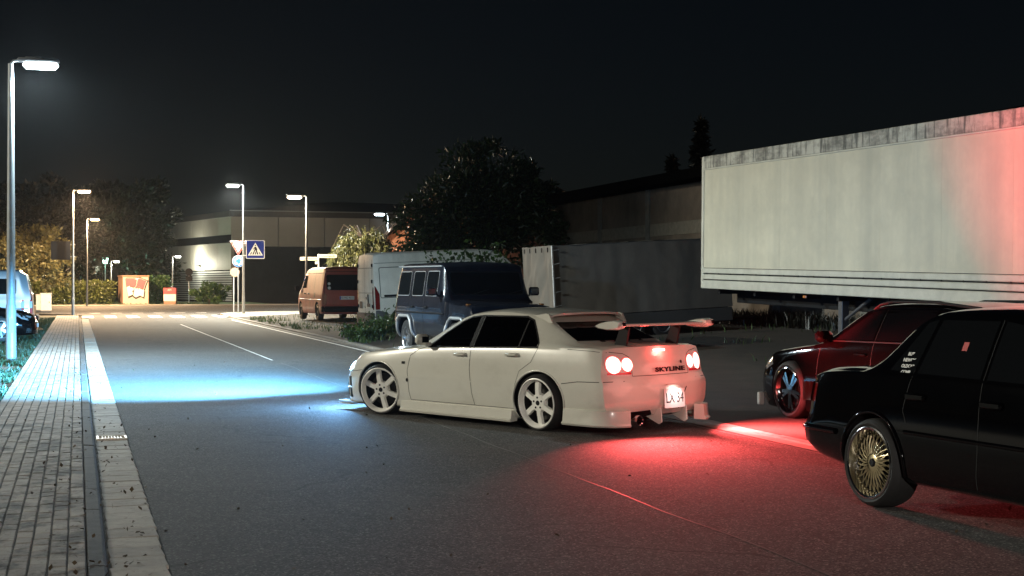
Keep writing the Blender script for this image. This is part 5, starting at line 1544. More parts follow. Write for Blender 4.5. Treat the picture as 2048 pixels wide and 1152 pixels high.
# low workshop behind the trailers
M_rend = mat('brown_render', (0.2, 0.16, 0.125), 0.9, var=.3, vscale=.8)
stain(M_rend, (.09, .075, .06), .7, .5, .7, (1, 1, .6), .7)
ws = setp(empty('workshop', rd(40, 18, 0)), 'low dark workshop with overhanging roof behind the trailers', 'building')
def wp(s, l): p = rd(s, l) - rd(40, 18); return Vector((p.x, p.y))
segs = [(12, 16.5), (16.5, 21), (21, 25.5), (25.5, 30.0), (30.0, 34.5), (34.5, 39), (39, 43.5), (43.5, 48), (48, 53.8)]
for i, (a, b) in enumerate(segs):
    if i == 2:
        wallbox('door', wp(a + .1, 18), wp(b - .1, 18), .3, 3.6, .1, M_dark, ws, .25)
        wallbox('wall_panel', wp(b, 18), wp(a, 18), 3.6, 4.65, .3, M_rend, ws)
        continue
    wallbox('wall_panel', wp(b - .01, 18), wp(a + .01, 18), .1, 4.65, .3, M_rend, ws)
    wallbox('pilaster', wp(b + .15, 18), wp(b - .15, 18), 0.1, 4.65, .2, mat('grey_pilaster', (.2, .195, .175), .85, var=.2), ws, .06)
    wallbox('string_course', wp(b - .17, 18), wp(a + .17, 18), 3.1, 3.5, .1, mat('pale_band', (.28, .25, .2), .9, var=.2), ws, .03)
wallbox('end_wall', wp(53.8, 26), wp(53.8, 18), .1, 4.65, .3, M_rend, ws)
rf = MB(); rp = [wp(54.6, 17.2), wp(11, 17.2), wp(11, 28), wp(54.6, 28)]
rf.prism([(p.x, p.y) for p in rp], 4.65, 4.95, 'xy'); rf.build('roof', mat('black_roof', (.003, .003, .003), .95, spec=0.0), ws, fixn=True)
# brick house behind the big tree
M_brick = mat('orange_brick', (0.42, 0.14, 0.06), 0.85, var=.15, vscale=3)
hs = setp(empty('brick_house', (-7.6, 79, 0)), 'orange brick gable house mostly hidden behind the big tree', 'building')
g_ = MB(); g_.prism([(0, 0), (7.4, 0), (7.4, 3.5), (3.7, 7.0), (0, 3.5)], 0, 7); g_.build('wall', M_brick, hs, fixn=True)
for sgn in (1, -1):
    q = MB(); e0 = Vector((3.7, -.5, 7.12)); e1 = Vector((3.7 - sgn * 4.15, -.5, 3.2))
    q.add([e0, e1, e1 + Vector((0, 8, 0)), e0 + Vector((0, 8, 0)), e0 + Vector((0, 0, .2)), e1 + Vector((0, 0, .2)), e1 + Vector((0, 8, .2)), e0 + Vector((0, 8, .2))], [(0, 1, 2, 3), (7, 6, 5, 4), (0, 4, 5, 1), (1, 5, 6, 2), (2, 6, 7, 3), (3, 7, 4, 0)])
    q.build('roof', mat('brown_tiles', (.07, .045, .035), .8, var=.3, vscale=6), hs, fixn=True)
for x_ in (1.6, 4.6):
    MB().box((x_ + .5, -.02, 1.7), (1.0, .06, 1.2)).build('window', M_dglass, hs)
hs2 = setp(empty('dark_house', (3.4, 66, .5)), 'dim house with a reddish gable between the big tree and the workshop', 'building')
g_ = MB(); g_.prism([(-4.5, 0), (1.2, 0), (1.2, 3.9), (-1.6, 5.4), (-4.5, 3.9)], 0, 7); g_.build('wall', mat('dim_red_render', (.16, .07, .05), .9, var=.2), hs2, fixn=True)
for sgn in (1, -1):
    q = MB(); e0 = Vector((-1.6, -.4, 5.5)); e1 = Vector((-1.6 - sgn * 3.3, -.4, 3.7))
    q.add([e0, e1, e1 + Vector((0, 8, 0)), e0 + Vector((0, 8, 0)), e0 + Vector((0, 0, .2)), e1 + Vector((0, 0, .2)), e1 + Vector((0, 8, .2)), e0 + Vector((0, 8, .2))], [(0, 1, 2, 3), (7, 6, 5, 4), (0, 4, 5, 1), (1, 5, 6, 2), (2, 6, 7, 3), (3, 7, 4, 0)])
    q.build('roof', mat('brown_tiles', (.07, .045, .035), .8, var=.3, vscale=6), hs2, fixn=True)

# ------------------------------------------------------------------ signs
M_signr = mat('sign_red', (.6, .04, .03), .4)
M_signb = mat('sign_blue', (.006, .018, .17), .7, spec=.1)
M_signw = mat('sign_white', (.6, .6, .58), .6)
M_signback = mat('sign_back', (.018, .018, .02), .8, spec=.1)
def signpost(name, p, h, label, r=.032, cat='sign'):
    t = setp(empty(name, p, RA), label, cat)
    MB().tube([(0, 0, 0), (0, 0, h)], r, 12).build('post', M_steel, t, 40)
    return t
# local axes: x to the right, -y towards the camera
p = pix(476.5, 617, 72.0); p.z = .06
yp = signpost('yield_sign', p, 3.65, 'red and white yield triangle above a blue roundabout disc on one post')
def tri(r): return [(0, -r), (r * .866, r * .5), (-r * .866, r * .5)]
def face(name, poly, z, th, m, parent, y=-.05, dx=0): return MB().prism([(a + dx, b + z) for a, b in poly], y, y + th).build(name, m, parent, fixn=True)
zc_ = 3.42
face('triangle_edge', tri(.50), zc_, .02, M_signw, yp, -.06)
face('triangle_border', tri(.47), zc_, .012, M_signr, yp, -.070)
face('triangle_face', tri(.31), zc_, .012, M_signw, yp, -.080)
zr_ = 2.64
circ = lambda r, n=36: [(r * math.cos(2 * math.pi * i / n), r * math.sin(2 * math.pi * i / n)) for i in range(n)]
face('disc_edge', circ(.30), zr_, .02, M_signw, yp, -.06)
face('disc_face', circ(.28), zr_, .012, mat('sign_mid_blue', (.03, .12, .5), .35), yp, -.070)
for k in range(3):
    a0 = 90 + 120 * k
    pts = arc(0, 0, .21, a0 - 62, a0 + 18, 8) + [(.26 * math.cos(math.radians(a0 + 18)), .26 * math.sin(math.radians(a0 + 18))), (.165 * math.cos(math.radians(a0 + 46)), .165 * math.sin(math.radians(a0 + 46))), (.085 * math.cos(math.radians(a0 + 18)), .085 * math.sin(math.radians(a0 + 18)))] + arc(0, 0, .135, a0 + 18, a0 - 62, 8)
    face('arrow', pts, zr_, .008, M_signw, yp, -.078)
p = pix(467.5, 617, 73.5); p.z = .06
bs = signpost('round_sign', p, 2.3, 'thin post with a small round brown sign beside the yield sign', .03)
face('disc', circ(.24), 2.1, .02, mat('brown_sign', (.25, .15, .1), .5), bs, -.05, .05)
# crossing sign on the lamp post
def crossing_sign(px, Y, zc, side, front, label, dy):
    p = pix(px, 600, Y)
    t = setp(empty('crossing_sign', (p.x, Y, 0), RA), label, 'sign')
    s_ = .46
    face('panel', rrect(-s_, -s_, s_, s_, .05), zc, .03, M_signw if front else M_signback, t, dy)
    if front:
        face('blue_field', rrect(-.43, -.43, .43, .43, .04), zc, .01, M_signb, t, dy - .010)
        face('triangle', [(-.37, -.30), (.37, -.30), (0, .34)], zc, .008, M_signw, t, dy - .018)
        for poly in ([(-.265, -.25), (-.215, -.25), (-.165, -.13), (-.205, -.13)], [(-.02, -.25), (.03, -.25), (.025, -.13), (-.015, -.13)], [(.265, -.25), (.215, -.25), (.165, -.13), (.205, -.13)], [(-.15, -.25), (-.09, -.25), (.0, -.02), (.09, -.25), (.15, -.25), (.05, .02), (.055, .1), (.1, -.02), (.08, -.03), (.04, .13), (-.04, .13), (-.11, .01), (-.09, -.01), (-.035, .06), (-.04, .0)]):
            face('figure', poly, zc, .006, M_black, t, dy - .025)
        face('figure_head', circ(.032, 14), zc + .195, .006, M_black, t, dy - .025)
    br = MB()
    for z_ in (zc + .3, zc - .3): br.box((-side * (s_ + .10), dy + .05, z_), (.26, .04, .04))
    br.build('bracket', M_steel, t)
    return t
crossing_sign(510.5, 71, 1.55 + (568 - 499) / F * 71, 1, True, 'square blue pedestrian crossing sign with a walking figure in a white triangle', -.04)
crossing_sign(121.5, 70.5, 1.55 + (568 - 501) / F * 70.5, -1, False, 'dark back of a square sign hung on the orange street lamp', -.04)
# street name signs
p = pix(637, 600, 64.5)
sn = setp(empty('street_name_sign', (p.x, p.y, terr_at(p) + .04), RA), 'post with two pale street name boards behind the red van', 'sign')
zt_ = 1.55 + (568 - 508) / F * 64.5 - sn.location.z
MB().tube([(0, 0, 0), (0, 0, zt_)], .034, 12).build('post', M_white, sn, 40)
M_board = mat('name_board', (.5, .47, .38), .6)
for (x0, x1, pyc, tx) in ((-.84, -.0, 517.5, 'August-Siegstraße'), (.03, .83, 512, 'Fortuna-Hanke-Str.')):
    zc = 1.55 + (568 - pyc) / F * 64.5 - sn.location.z
    bd_ = face('name_board', rrect(x0, -.075, x1, .075, .02), zc, .02, M_board, sn, -.05)
    lettering('lettering', tx, .11, M_black, sn, frame(((x0 + x1) / 2, -.0525, zc), (1, 0, 0), (0, 0, 1)), .001, bold=.002, width=(x1 - x0) * .86)
face('small_plate', rrect(-.16, -.06, -.02, .06, .01), zt_ - .40, .02, M_board, sn, -.05)
p = pix(378, 600, 112)
bs2 = signpost('round_sign', (p.x, p.y, .04), 2.75, 'small grey round sign above a plate in front of the hall', .035)
face('disc', circ(.30), 2.45, .02, M_signback, bs2, -.05); face('plate', rrect(-.26, -.2, .26, .2, .02), 1.92, .02, M_signback, bs2, -.05)
# ------------------------------------------------------------------ cabinets, posts
p = pix(236, 610, 106)
gx = Vector((pix(245.5, 600, 105.4).x, 105.4, .05))
cb = setp(empty('graffiti_cabinet', gx, math.radians(3)), 'large substation cabinet with a red and white graffiti piece on its front', 'cabinet')
M_cab = mat('brown_cabinet', (.26, .15, .1), .8, var=.12, vscale=1.5)
M_cabf = mat('pale_cabinet_front', (.42, .35, .28), .75, var=.1, vscale=2)
cbm = MB(); v = [(0, 0), (1.9, 0), (1.3, 1.9), (-.72, 1.75)]
cbm.prism(v, 0, 2.05, 'xy'); cbm.build('housing', M_cab, cb, fixn=True)
cbm = MB(); cbm.prism([(-.04, -.06), (1.94, -.06), (1.36, 1.96), (-.80, 1.82)], 2.05, 2.14, 'xy'); cbm.build('roof', M_cab, cb, fixn=True)
MB().prism([(.03, .02), (1.87, .02), (1.87, 2.0), (.03, 2.0)], -.02, -.001).build('door', M_cabf, cb, fixn=True)
def gz(poly): return [((x - 530) / 405 * 1.9, (910 - y) / 455 * 2.05 + .0) for x, y in poly]
M_gr, M_gk, M_gw = mat('graffiti_red', (.62, .06, .07), .6), mat('graffiti_black', (.012, .012, .012), .6), mat('graffiti_white', (.6, .57, .52), .6)
L1_ = [(570, 505), (590, 485), (700, 482), (758, 505), (745, 595), (712, 655), (688, 690), (690, 750), (645, 768), (618, 782), (592, 640)]
L2_ = [(722, 486), (790, 478), (908, 528), (858, 668), (866, 690), (852, 792), (800, 765), (735, 795), (697, 768), (716, 655), (748, 595), (762, 512)]
def grow(poly, k, dx=0, dy=0):
    cx = sum(a for a, b in poly) / len(poly); cy = sum(b for a, b in poly) / len(poly)
    return [(cx + (a - cx) * k + dx, cy + (b - cy) * k + dy) for a, b in poly]
for poly in (L1_, L2_):
    cb1 = MB().prism(gz(grow(poly, 1.15, 8, 10)), -.026, -.021).build('graffiti_outline', M_gk, cb, fixn=True)
    MB().prism(gz(poly), -.031, -.027).build('graffiti_fill', M_gw, cb, fixn=True)
MB().prism(gz([(572, 505), (590, 487), (700, 485), (752, 507), (742, 595), (716, 640), (640, 605), (590, 632)]), -.035, -.032).build('graffiti_colour', M_gr, cb, fixn=True)
MB().prism(gz([(766, 500), (790, 482), (902, 528), (856, 664), (775, 622), (760, 650), (722, 650), (750, 595)]), -.035, -.032).build('graffiti_colour', M_gr, cb, fixn=True)
for poly in ([(640, 602), (700, 632), (706, 655), (660, 622), (650, 640)], [(770, 622), (852, 662), (850, 676), (782, 645), (768, 690)], [(668, 690), (704, 690), (690, 715)]):
    MB().prism(gz(poly), -.039, -.036).build('graffiti_line', M_gk, cb, fixn=True)
p = pix(330, 612, 103)
rb = setp(empty('red_white_cabinet', (p.x, 104.6, .05), RA * .3), 'small cabinet painted red above and white below, beside the graffiti cabinet', 'cabinet')
MB().box((0, 0, .55), (.88, .6, .62), .01).build('housing', M_gw, rb); MB().box((0, 0, .98), (.9, .62, .46), .01).build('red_top', M_gr, rb); MB().box((0, 0, .14), (.86, .58, .22)).build('plinth', M_cab, rb)
lettering('lettering', 'AM', .2, M_gw, rb, frame((-.02, -.313, 1.05), (1, 0, 0), (0, 0, 1)), .001)
for px_, w_, h_, Y_, lb_ in ((92, .56, 1.0, 76.5, 'grey utility cabinet at the end of the pavement'), (78.5, .34, .92, 78, 'narrow grey cabinet beside the wider utility cabinet')):
    p = pix(px_, 620, Y_)
    uc = setp(empty('utility_cabinet', (p.x, Y_, .02), RA), lb_, 'cabinet')
    MB().box((0, 0, h_ / 2 + .06), (w_, .32, h_ - .08), .015).build('housing', mat('grey_cabinet', (.36, .35, .31), .7, var=.12, vscale=4), uc)
    MB().box((0, 0, h_ + .02), (w_ + .05, .37, .05), .015).build('lid', mat('grey_cabinet', (.36, .35, .31), .7), uc)
    MB().box((0, 0, .05), (w_ - .06, .28, .10)).build('plinth', M_kerb, uc)
    MB().box((w_ * .3, -.17, h_ * .55), (.03, .02, .1), .004).build('lock', M_black, uc)
for px_, lb_ in ((45.5, 'red and white barrier post in front of the silver van, farther from the road'), (62, 'red and white barrier post at the corner of the silver van, closer to the road')):
    p = pix(px_, 620, 42.5)
    bl = setp(empty('barrier_post', (p.x, 42.5, PZ), RA), lb_, 'bollard', 'barrier posts by the silver van')
    for i in range(5): MB().tube([(0, 0, .2 * i), (0, 0, .2 * i + .2)], .04, 12).build('band', M_signr if i % 2 else M_signw, bl, 40)
    MB().lathe([(.04, 1.0), (.03, 1.03), (0, 1.04)], 12, 'z').build('cap', M_signr, bl, 60)
# ------------------------------------------------------------------ lamps in the park
p = pix(222, 600, 113)
street_lamp(p.x, 113, 3.35, 1, (1.0, 1.0, .78), 1500, 'short white park lamp behind the graffiti cabinet', .04, reach=.55, r=.05, group='park lamps')
p = pix(345, 600, 112)
street_lamp(p.x, 112, 3.72, 1, (1.0, .98, .85), 1100, 'short white park lamp in front of the hall', .04, reach=.55, r=.045, group='park lamps')
p = pix(210.5, 600, 118)
ln = setp(empty('park_lantern', (p.x, 118, .04), 0), 'green-white glowing lantern on a post behind the hedge', 'lamp')
MB().tube([(0, 0, 0), (0, 0, 3.2)], .04, 10).build('post', M_house, ln)
g_ = MB(); g_.lathe([(.0, 3.2), (.17, 3.2), (.27, 3.66), (0, 3.66)], 8, 'z'); g_.build('glass_shade', emis('lantern_glow', (.55, 1.0, .75), 6), ln)
g_ = MB(); g_.lathe([(.3, 3.66), (.28, 3.72), (0, 3.85)], 8, 'z'); g_.build('cap', M_house, ln)
d = bpy.data.lights.new('lantern', 'POINT'); d.energy, d.color, d.shadow_soft_size = 420, (.5, 1, .7), .25
lo = bpy.data.objects.new('lantern_light', d); COL.objects.link(lo); lo.parent = ln; lo.location = (0, -.6, 3.4)
# ------------------------------------------------------------------ vegetation
def leafmat(name, col, trans=.25, rough=.42, var=.5):
    m = mat(name, col, rough, island=var, spec=.5)
    L = m.node_tree.links; N = m.node_tree.nodes
    b = N['Principled BSDF']
    t = nd(m, 'ShaderNodeBsdfTranslucent'); mx = nd(m, 'ShaderNodeMixShader'); mx.inputs[0].default_value = trans
    L.new(b.inputs['Base Color'].links[0].from_socket, t.inputs[0])
    L.new(b.outputs[0], mx.inputs[1]); L.new(t.outputs[0], mx.inputs[2]); L.new(mx.outputs[0], N['Material Output'].inputs[0])
    return m
def leaves(name, P, size, m, parent=None, aspect=.45, droop=0.0, flat=0.0, jit=.35, out=None, seed=1):
    """many small folded leaves at the points P"""
    r = np.random.default_rng(seed)
    n = len(P)
    d = r.normal(size=(n, 3))
    if out is not None: d = d * .8 + out
    d[:, 2] -= droop
    d /= np.linalg.norm(d, axis=1, keepdims=True) + 1e-9
    u = r.normal(size=(n, 3)); u[:, 2] += flat
    s_ = np.cross(d, u); s_ /= np.linalg.norm(s_, axis=1, keepdims=True) + 1e-9
    nn_ = np.cross(s_, d)
    L = (size * (1 + jit * r.uniform(-1, 1, n)))[:, None]
    Wd = L * aspect * .5
    a = P; b = P + d * L * .45 + s_ * Wd + nn_ * L * .06; c = P + d * L; e = P + d * L * .45 - s_ * Wd + nn_ * L * .06
    V = np.stack([a, b, c, e], 1).reshape(-1, 3)
    me = bpy.data.meshes.new(name)
    me.vertices.add(4 * n); me.vertices.foreach_set('co', V.ravel())
    me.loops.add(6 * n); me.polygons.add(2 * n)
    base = np.arange(n)[:, None] * 4
    me.loops.foreach_set('vertex_index', (base + np.array([0, 1, 2, 0, 2, 3])).ravel())
    me.polygons.foreach_set('loop_start', np.arange(2 * n) * 3)
    me.polygons.foreach_set('loop_total', np.full(2 * n, 3))
    me.materials.append(m)
    me.update(); me.validate()
    return put(name, me, parent)
def clump_points(ells, n, nclump, rc, seed, shell=.55, gap=.0):
    """points gathered in clumps through the volume of the ellipsoids, thicker towards their skins"""
    r = np.random.default_rng(seed)
    vol = np.array([e[3] * e[4] * e[5] for e in ells]) ** .8
    C = []
    while len(C) < nclump:
        e = ells[r.choice(len(ells), p=vol / vol.sum())]
        q = r.normal(size=3); q /= np.linalg.norm(q); t = r.uniform() ** shell
        C.append([e[0] + q[0] * e[3] * t, e[1] + q[1] * e[4] * t, e[2] + q[2] * e[5] * t])
    C = np.array(C)
    k = r.integers(0, nclump, n)
    rad = rc * r.uniform(.5, 1.25, nclump)
    q = r.normal(size=(n, 3)); q /= np.linalg.norm(q, axis=1, keepdims=True)
    t = r.uniform(size=(n, 1)) ** .5
    P = C[k] + q * t * rad[k][:, None] * np.array([1, 1, .8])
    return P, C
M_bark = mat('bark', (.05, .038, .028), .9, var=.35, vscale=8, bump=.6, bscale=20)
def tree(name, x, y, z0, ells, n, size, m, label, nclump=90, rc=.7, trunk=.18, th=2.0, cat='tree', seed=1, droop=0.0, limbs=9, group=None, shell=.55, aspect=.45, zmin=None):
    t = setp(empty(name, (x, y, z0)), label, cat, group)
    P, C = clump_points(ells, n, nclump, rc, seed, shell)
    if zmin is not None: P[:, 2] = np.where(P[:, 2] < zmin, zmin + np.abs(P[:, 2] - zmin) * .4, P[:, 2])
    cen = np.array([np.mean([e[0] for e in ells]), np.mean([e[1] for e in ells]), np.mean([e[2] for e in ells])])
    out = P - cen; out /= np.linalg.norm(out, axis=1, keepdims=True) + 1e-6
    leaves('crown', P, size, m, t, aspect=aspect, droop=droop, out=out * .9, seed=seed)
    r = random.Random(seed)
    b = MB()
    b.tube([(0, 0, -.1), (r.uniform(-.06, .06), 0, th * .5), (r.uniform(-.1, .1), r.uniform(-.1, .1), th), tuple(cen * np.array([.6, .6, 1]))], [trunk * 1.3, trunk, trunk * .85, trunk * .35], 10)
    for i in range(limbs):
        q = C[(i * 7) % len(C)]
        s_ = Vector((0, 0, th * r.uniform(.6, 1.15)))
        mid = s_.lerp(Vector(q), .5) + Vector((r.uniform(-.2, .2), r.uniform(-.2, .2), .25))
        b.tube([s_, mid, Vector(q)], [trunk * .45, trunk * .28, trunk * .1], 6)
    b.build('trunk', M_bark, t, 60)
    return t
M_laurel = leafmat('laurel_leaf', (.022, .05, .018), .12, .3)
M_green = leafmat('green_leaf', (.05, .10, .028), .3)
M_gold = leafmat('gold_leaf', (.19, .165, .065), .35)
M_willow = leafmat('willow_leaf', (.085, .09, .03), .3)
M_hedge = leafmat('hedge_leaf', (.07, .085, .022), .3)
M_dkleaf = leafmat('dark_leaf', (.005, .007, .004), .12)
M_park = leafmat('park_leaf', (.009, .018, .007), .25)
M_weed = leafmat('weed_leaf', (.05, .09, .025), .3)
# the big evergreen in the middle
tree('evergreen_tree', -1.3, 55, .3, [(-.1, 0, 3.6, 3.3, 2.6, 2.4), (.3, 0, 4.9, 2.1, 2.0, 2.2), (-1.9, -.3, 3.0, 1.5, 1.5, 1.6), (2.0, 0, 3.6, 1.5, 1.8, 1.9)], 26000, .25, M_laurel,
     'broad dark evergreen tree rising behind the white van and the blue off-roader', 150, .75, .2, 1.2, seed=3, aspect=.38)
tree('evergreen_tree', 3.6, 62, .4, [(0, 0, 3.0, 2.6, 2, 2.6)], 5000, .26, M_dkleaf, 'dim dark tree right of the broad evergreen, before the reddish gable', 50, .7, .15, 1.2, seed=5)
# weeping tree lit by the lamp
def weeping(x, y, z0, R, H, strands, label, m, seed):
    t = setp(empty('weeping_tree', (x, y, z0)), label, 'tree')
    r = np.random.default_rng(seed); P = []
    b = MB(); b.tube([(0, 0, -.1), (.1, 0, H * .5), (0, 0, H * .85)], [.14, .11, .06], 8)
    for i in range(strands):
        a = r.uniform(0, 2 * math.pi); rr = R * r.uniform(.2, 1) ** .6
        top = H * (1 - .35 * (rr / R) ** 2) * r.uniform(.86, 1.02); ln_ = r.uniform(.5, 1.0) * (top - .8)
        n_ = int(ln_ * 38)
        tt_ = r.uniform(0, 1, n_)
        px_ = rr * math.cos(a) * (1 + .12 * tt_) + r.normal(0, .05, n_); py_ = rr * math.sin(a) * (1 + .12 * tt_) + r.normal(0, .05, n_)
        P.append(np.stack([px_, py_, top - ln_ * tt_], 1))
        if i % 24 == 0: b.tube([(0, 0, H * .8), (rr * math.cos(a) * .6, rr * math.sin(a) * .6, H * .95), (rr * math.cos(a), rr * math.sin(a), top)], [.04, .025, .01], 5)
    leaves('crown', np.concatenate(P), .2, m, t, aspect=.32, droop=1.6, seed=seed)
    b.build('trunk', M_bark, t, 60)
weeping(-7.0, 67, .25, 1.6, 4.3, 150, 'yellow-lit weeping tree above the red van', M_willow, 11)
# trees and hedge left of the crossing
p = pix(55, 570, 80)
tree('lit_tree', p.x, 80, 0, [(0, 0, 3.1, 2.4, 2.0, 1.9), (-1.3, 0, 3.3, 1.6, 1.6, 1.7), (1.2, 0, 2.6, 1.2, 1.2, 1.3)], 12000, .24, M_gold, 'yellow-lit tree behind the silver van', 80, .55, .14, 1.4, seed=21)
p = pix(255, 600, 122)
tree('dark_tree', p.x, 122, 0, [(0, 0, 7.0, 4.2, 4, 4.2), (1.8, -.5, 4.0, 2.8, 2.6, 2.4), (-2.6, 0, 5.2, 2.8, 2.6, 3.2)], 16000, .42, M_park, 'tall dark tree behind the graffiti cabinet, its lower leaves lit green', 110, 1.1, .3, 3.0, seed=23, shell=.5)
p = pix(60, 600, 112)
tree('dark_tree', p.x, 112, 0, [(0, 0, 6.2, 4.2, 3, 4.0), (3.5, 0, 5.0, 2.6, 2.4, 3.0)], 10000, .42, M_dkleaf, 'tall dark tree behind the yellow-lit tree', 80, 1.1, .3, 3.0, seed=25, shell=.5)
p = pix(150, 600, 128)
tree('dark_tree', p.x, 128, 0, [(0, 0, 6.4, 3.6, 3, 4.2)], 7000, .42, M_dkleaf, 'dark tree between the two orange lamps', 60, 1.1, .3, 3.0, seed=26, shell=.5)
def hedge(name, pa, pb, y, h, dep, n, size, m, label, seed, cat='hedge'):
    a, b = pix(pa, 600, y), pix(pb, 600, y)
    t = setp(empty(name, ((a.x + b.x) / 2, y, .03)), label, cat)
    w_ = (b.x - a.x) / 2
    r = np.random.default_rng(seed)
    P = np.stack([r.uniform(-w_, w_, n), r.uniform(-dep, dep, n), h * r.uniform(0, 1, n) ** .7], 1)
    top = np.array([h * (.86 + .16 * noise.noise(Vector((q[0] * 1.6, 0, seed))) + .08 * noise.noise(Vector((q[0] * 5, 1, seed)))) for q in P])
    P[:, 2] *= top / h
    P[:, 1] *= np.sqrt(np.clip(1.05 - (P[:, 2] / h) ** 4, .1, 1))
    leaves('foliage', P, size, m, t, aspect=.5, seed=seed, out=np.stack([np.zeros(n), np.sign(P[:, 1]) * .5, np.full(n, .5)], 1))
    b_ = MB()
    for i in range(max(4, int(w_ * 2))):
        x_ = -w_ * .9 + 1.8 * w_ * i / max(3, int(w_ * 2) - 1)
        b_.tube([(x_, 0, -.05), (x_ + .1, .05, h * .4), (x_ - .05, 0, h * .75)], [.04, .03, .012], 5)
    b_.build('stems', M_bark, t)
    return t
hedge('hedge', 64, 228, 104.6, 1.95, .8, 9000, .2, M_hedge, 'long trimmed hedge left of the graffiti cabinet', 31)
hedge('hedge', 296, 338, 109, 2.4, .8, 2600, .2, M_green, 'tall dark hedge between the graffiti cabinet and the hall', 32)
p = pix(418, 605, 104.5)
tree('round_bush', p.x, 104.5, .03, [(-.7, 0, .75, 1.0, .8, .75), (.35, 0, .85, 1.1, .9, .85), (1.0, 0, .8, .65, .7, .85)], 5000, .17, M_green, 'rounded green bush in front of the hall', 40, .3, .05, .3, 'bush', 33, zmin=.02)
# conifers behind the workshop
for px_, Y_, h_, sd_, lb_ in ((1402, 72, 9.2, 41, 'faint dark conifer rising behind the workshop roof'), (1345, 80, 8.0, 42, 'fainter conifer left of the taller one behind the workshop')):
    p = pix(px_, 600, Y_)
    t = setp(empty('conifer', (p.x, Y_, .6)), lb_, 'tree')
    r = np.random.default_rng(sd_); n = 3500
    z = h_ * r.uniform(.12, 1, n); a = r.uniform(0, 2 * math.pi, n); rr = (h_ - z) * .26 * r.uniform(.4, 1, n) * (.8 + .3 * np.sin(z * 6))
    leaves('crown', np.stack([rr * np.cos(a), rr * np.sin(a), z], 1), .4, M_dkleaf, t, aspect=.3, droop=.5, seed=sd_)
    MB().tube([(0, 0, -.1), (0, 0, h_ * .95)], [.18, .03], 8).build('trunk', M_bark, t)
# young tree leaning over the white van and weeds at the lot's edge
def sapling(name, x, y, z0, tips, n, size, m, label, seed, spread=.28):
    t = setp(empty(name, (x, y, z0)), label, 'plant')
    r = np.random.default_rng(seed); b = MB(); P = []
    for q in tips:
        q = Vector(q); mid = q * .55 + Vector((0, 0, q.z * .25))
        b.tube([(0, 0, -.05), mid, q], [.02, .013, .004], 5)
        for k in range(n):
            tt_ = r.uniform(.5, 1.02)
            c = (mid.lerp(q, (tt_ - .5) * 2))
            P.append(np.array(c) + r.normal(0, spread, 3) * (1.1 - tt_ * .4))
    leaves('leaves', np.array(P), size, m, t, aspect=.6, droop=.3, seed=seed)
    b.build('stems', M_bark, t)
p = pix(925, 640, 42.3)
z_ = terr_at(p)
tipz = lambda px_, py_: (pix(px_, py_, 42.3) - Vector((p.x, 42.3, z_)))
sapling('young_tree', p.x, 42.3, z_, [tipz(850, 508), tipz(875, 498), tipz(905, 512), tipz(930, 492), tipz(962, 505), tipz(990, 498), tipz(1012, 512), tipz(1000, 486), tipz(945, 515)], 34, .16, M_green, 'thin leafy young tree in front of the side of the white van', 51, .16)
def weeds(name, x, y, n, R, h, label, m, seed):
    t = setp(empty(name, (x, y, terr_at((x, y)) + .04)), label, 'plant', 'weeds at the edge of the lot')
    r = np.random.default_rng(seed); P = []; b = MB()
    for i in range(16):
        a = r.uniform(0, 6.28); q = Vector((R * r.uniform(.2, 1) * math.cos(a), R * r.uniform(.2, 1) * math.sin(a), h * r.uniform(.5, 1.1)))
        s_ = Vector((q.x * .5, q.y * .5, 0))
        b.tube([s_, s_.lerp(q, .5) + Vector((0, 0, .08)), q], [.008, .006, .003], 4)
        for k in range(n // 16): P.append(np.array(s_.lerp(q, r.uniform(.15, 1))) + r.normal(0, .07, 3))
    P = np.array(P); P[:, 2] = np.abs(P[:, 2])
    leaves('leaves', P, .1, m, t, aspect=.5, seed=seed)
    b.build('stems', M_weed, t)
for i, (px_, py_, R_, h_, lb_) in enumerate(((722, 676, .5, .35, 'low weeds at the kerb left of the tall weeds'), (748, 674, .7, .6, 'tall leafy weeds between the white van and the off-roader'), (775, 668, .55, .75, 'upright weeds against the tail of the off-roader'), (704, 668, .35, .3, 'small tuft of weeds at the kerb below the white van'))):
    Y_ = groundY(py_ + 6, .06); p = pix(px_, py_, Y_)
    weeds('weeds', p.x, p.y, 700, R_, h_, lb_, M_weed, 60 + i)
# grass
def grass(name, pts, h, m, label, seed, w=.012):
    r = np.random.default_rng(seed); n = len(pts)
    P = np.array(pts); a = r.uniform(0, 6.28, n); hh = h * r.uniform(.4, 1.2, n)
    lean = r.normal(0, .35, (n, 2)) * hh[:, None]
    d = np.stack([np.cos(a), np.sin(a), np.zeros(n)], 1) * w * r.uniform(.6, 1.4, (n, 1))
    tip = P + np.stack([lean[:, 0], lean[:, 1], hh], 1); mid = P + np.stack([lean[:, 0] * .3, lean[:, 1] * .3, hh * .55], 1)
    V = np.stack([P - d, P + d, mid + d * .7, tip, mid - d * .7], 1).reshape(-1, 3)
    me = bpy.data.meshes.new(name); me.vertices.add(5 * n); me.vertices.foreach_set('co', V.ravel())
    me.loops.add(5 * n); me.polygons.add(n)
    me.loops.foreach_set('vertex_index', np.arange(5 * n)); me.polygons.foreach_set('loop_start', np.arange(n) * 5); me.polygons.foreach_set('loop_total', np.full(n, 5))
    me.materials.append(m); me.update()
    return setp(put(name, me), label, 'grass', kind='stuff')
M_grass = leafmat('grass_blade', (.03, .05, .022), .3, .5, .4)
r = np.random.default_rng(70)
pts = []
for i in range(26000):
    s_ = 16 + 50 * r.uniform() ** 1.5; l_ = -.96 - 2.2 * r.uniform() ** 1.2
    if noise.noise(Vector((s_ * .6, l_ * 1.1, 3))) > -.12 - .12 * (l_ + 1.0): pts.append(tuple(rd(s_, l_, PZ - .02)))
grass('verge_grass', pts, .10, M_grass, 'short rough grass on the verge beside the pavement', 71)
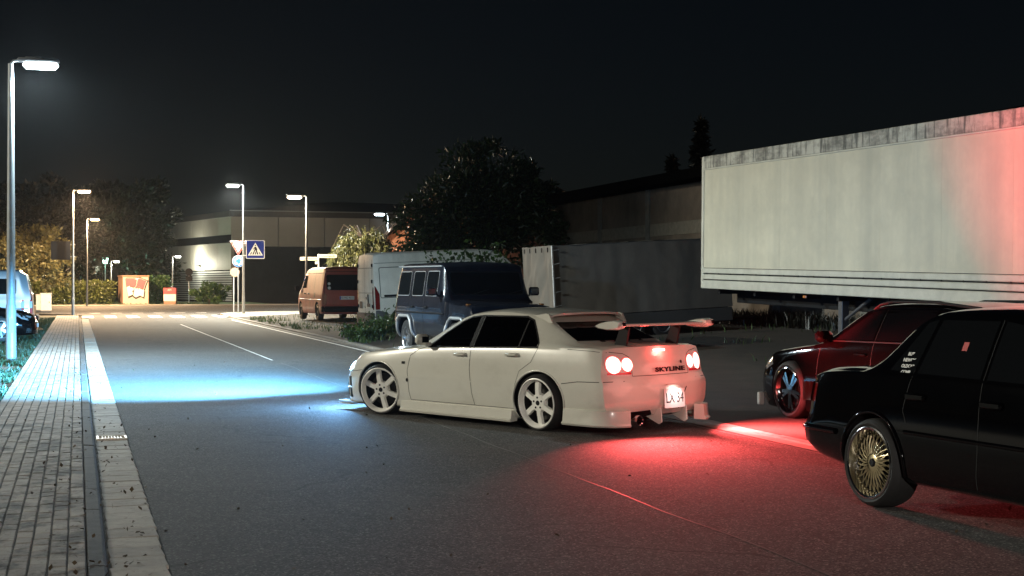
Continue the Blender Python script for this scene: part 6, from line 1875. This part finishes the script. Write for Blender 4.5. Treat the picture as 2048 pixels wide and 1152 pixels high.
pts = []
for i in range(9000):
    s_ = r.uniform(8, 62); l_ = 6.95 + 1.1 * r.uniform() ** 2 if r.uniform() < .5 else r.uniform(8, 17.6)
    if noise.noise(Vector((s_ * .5, l_ * .5, 8))) > .12 and (s_ > 27 or l_ > 11.5): pts.append(tuple(rd(s_, l_, terr(l_, s_) + .02)))
grass('lot_grass', pts, .2, M_weed, 'sparse weeds and grass growing through the gravel lot', 72)
pts = []
for i in range(7000): pts.append(tuple(rd(r.uniform(107.2, 118), r.uniform(-34, 10), .04)))
grass('lawn_grass', pts, .14, M_grass, 'mown lawn in front of the industrial hall', 73, .03)
pts = []
for i in range(6000):
    s_ = 20 + 33 * r.uniform(); pts.append(tuple(rd(s_, 17.7 - 1.2 * r.uniform() ** 2, terr(17, s_) + .01)))
grass('wall_weeds', pts, .4, M_dkleaf, 'tall dark weeds along the foot of the workshop wall', 74, .02)

# litter: fallen leaves and grit along gutter and pavement
pts = []
for i in range(520):
    s_ = 7.4 + 26 * r.uniform() ** 1.6; l_ = float(np.clip(r.normal(.12, .2), -.95, .9)) if r.uniform() < .7 else r.uniform(-.95, 6.3)
    pts.append(tuple(rd(s_, l_, (PZ + .006) if l_ < .05 else .034 if l_ < .16 else .012)))
o = leaves('fallen_leaves', np.array(pts), .035, leafmat('dry_leaf', (.06, .04, .02), .1, .7), aspect=.7, droop=0, flat=6, seed=77)
setp(o, 'dry fallen leaves scattered along gutter and pavement', 'leaves', kind='stuff')

# ------------------------------------------------------------------ added haze box, imitating lens glow round the lamps
hz_ = MB(); hz_.box((0, 70, 7.0), (180, 260, 17.0))
M_haze = bpy.data.materials.new('haze'); M_haze.use_nodes = True
N_ = M_haze.node_tree.nodes; N_.remove(N_['Principled BSDF'])
pv = N_.new('ShaderNodeVolumePrincipled'); pv.inputs['Color'].default_value = (.9, .92, .95, 1); pv.inputs['Density'].default_value = .00013; pv.inputs['Anisotropy'].default_value = .8
M_haze.node_tree.links.new(pv.outputs[0], N_['Material Output'].inputs['Volume'])
setp(hz_.build('haze', M_haze), 'thin haze added to give the lamps a glow', 'haze', kind='stuff')
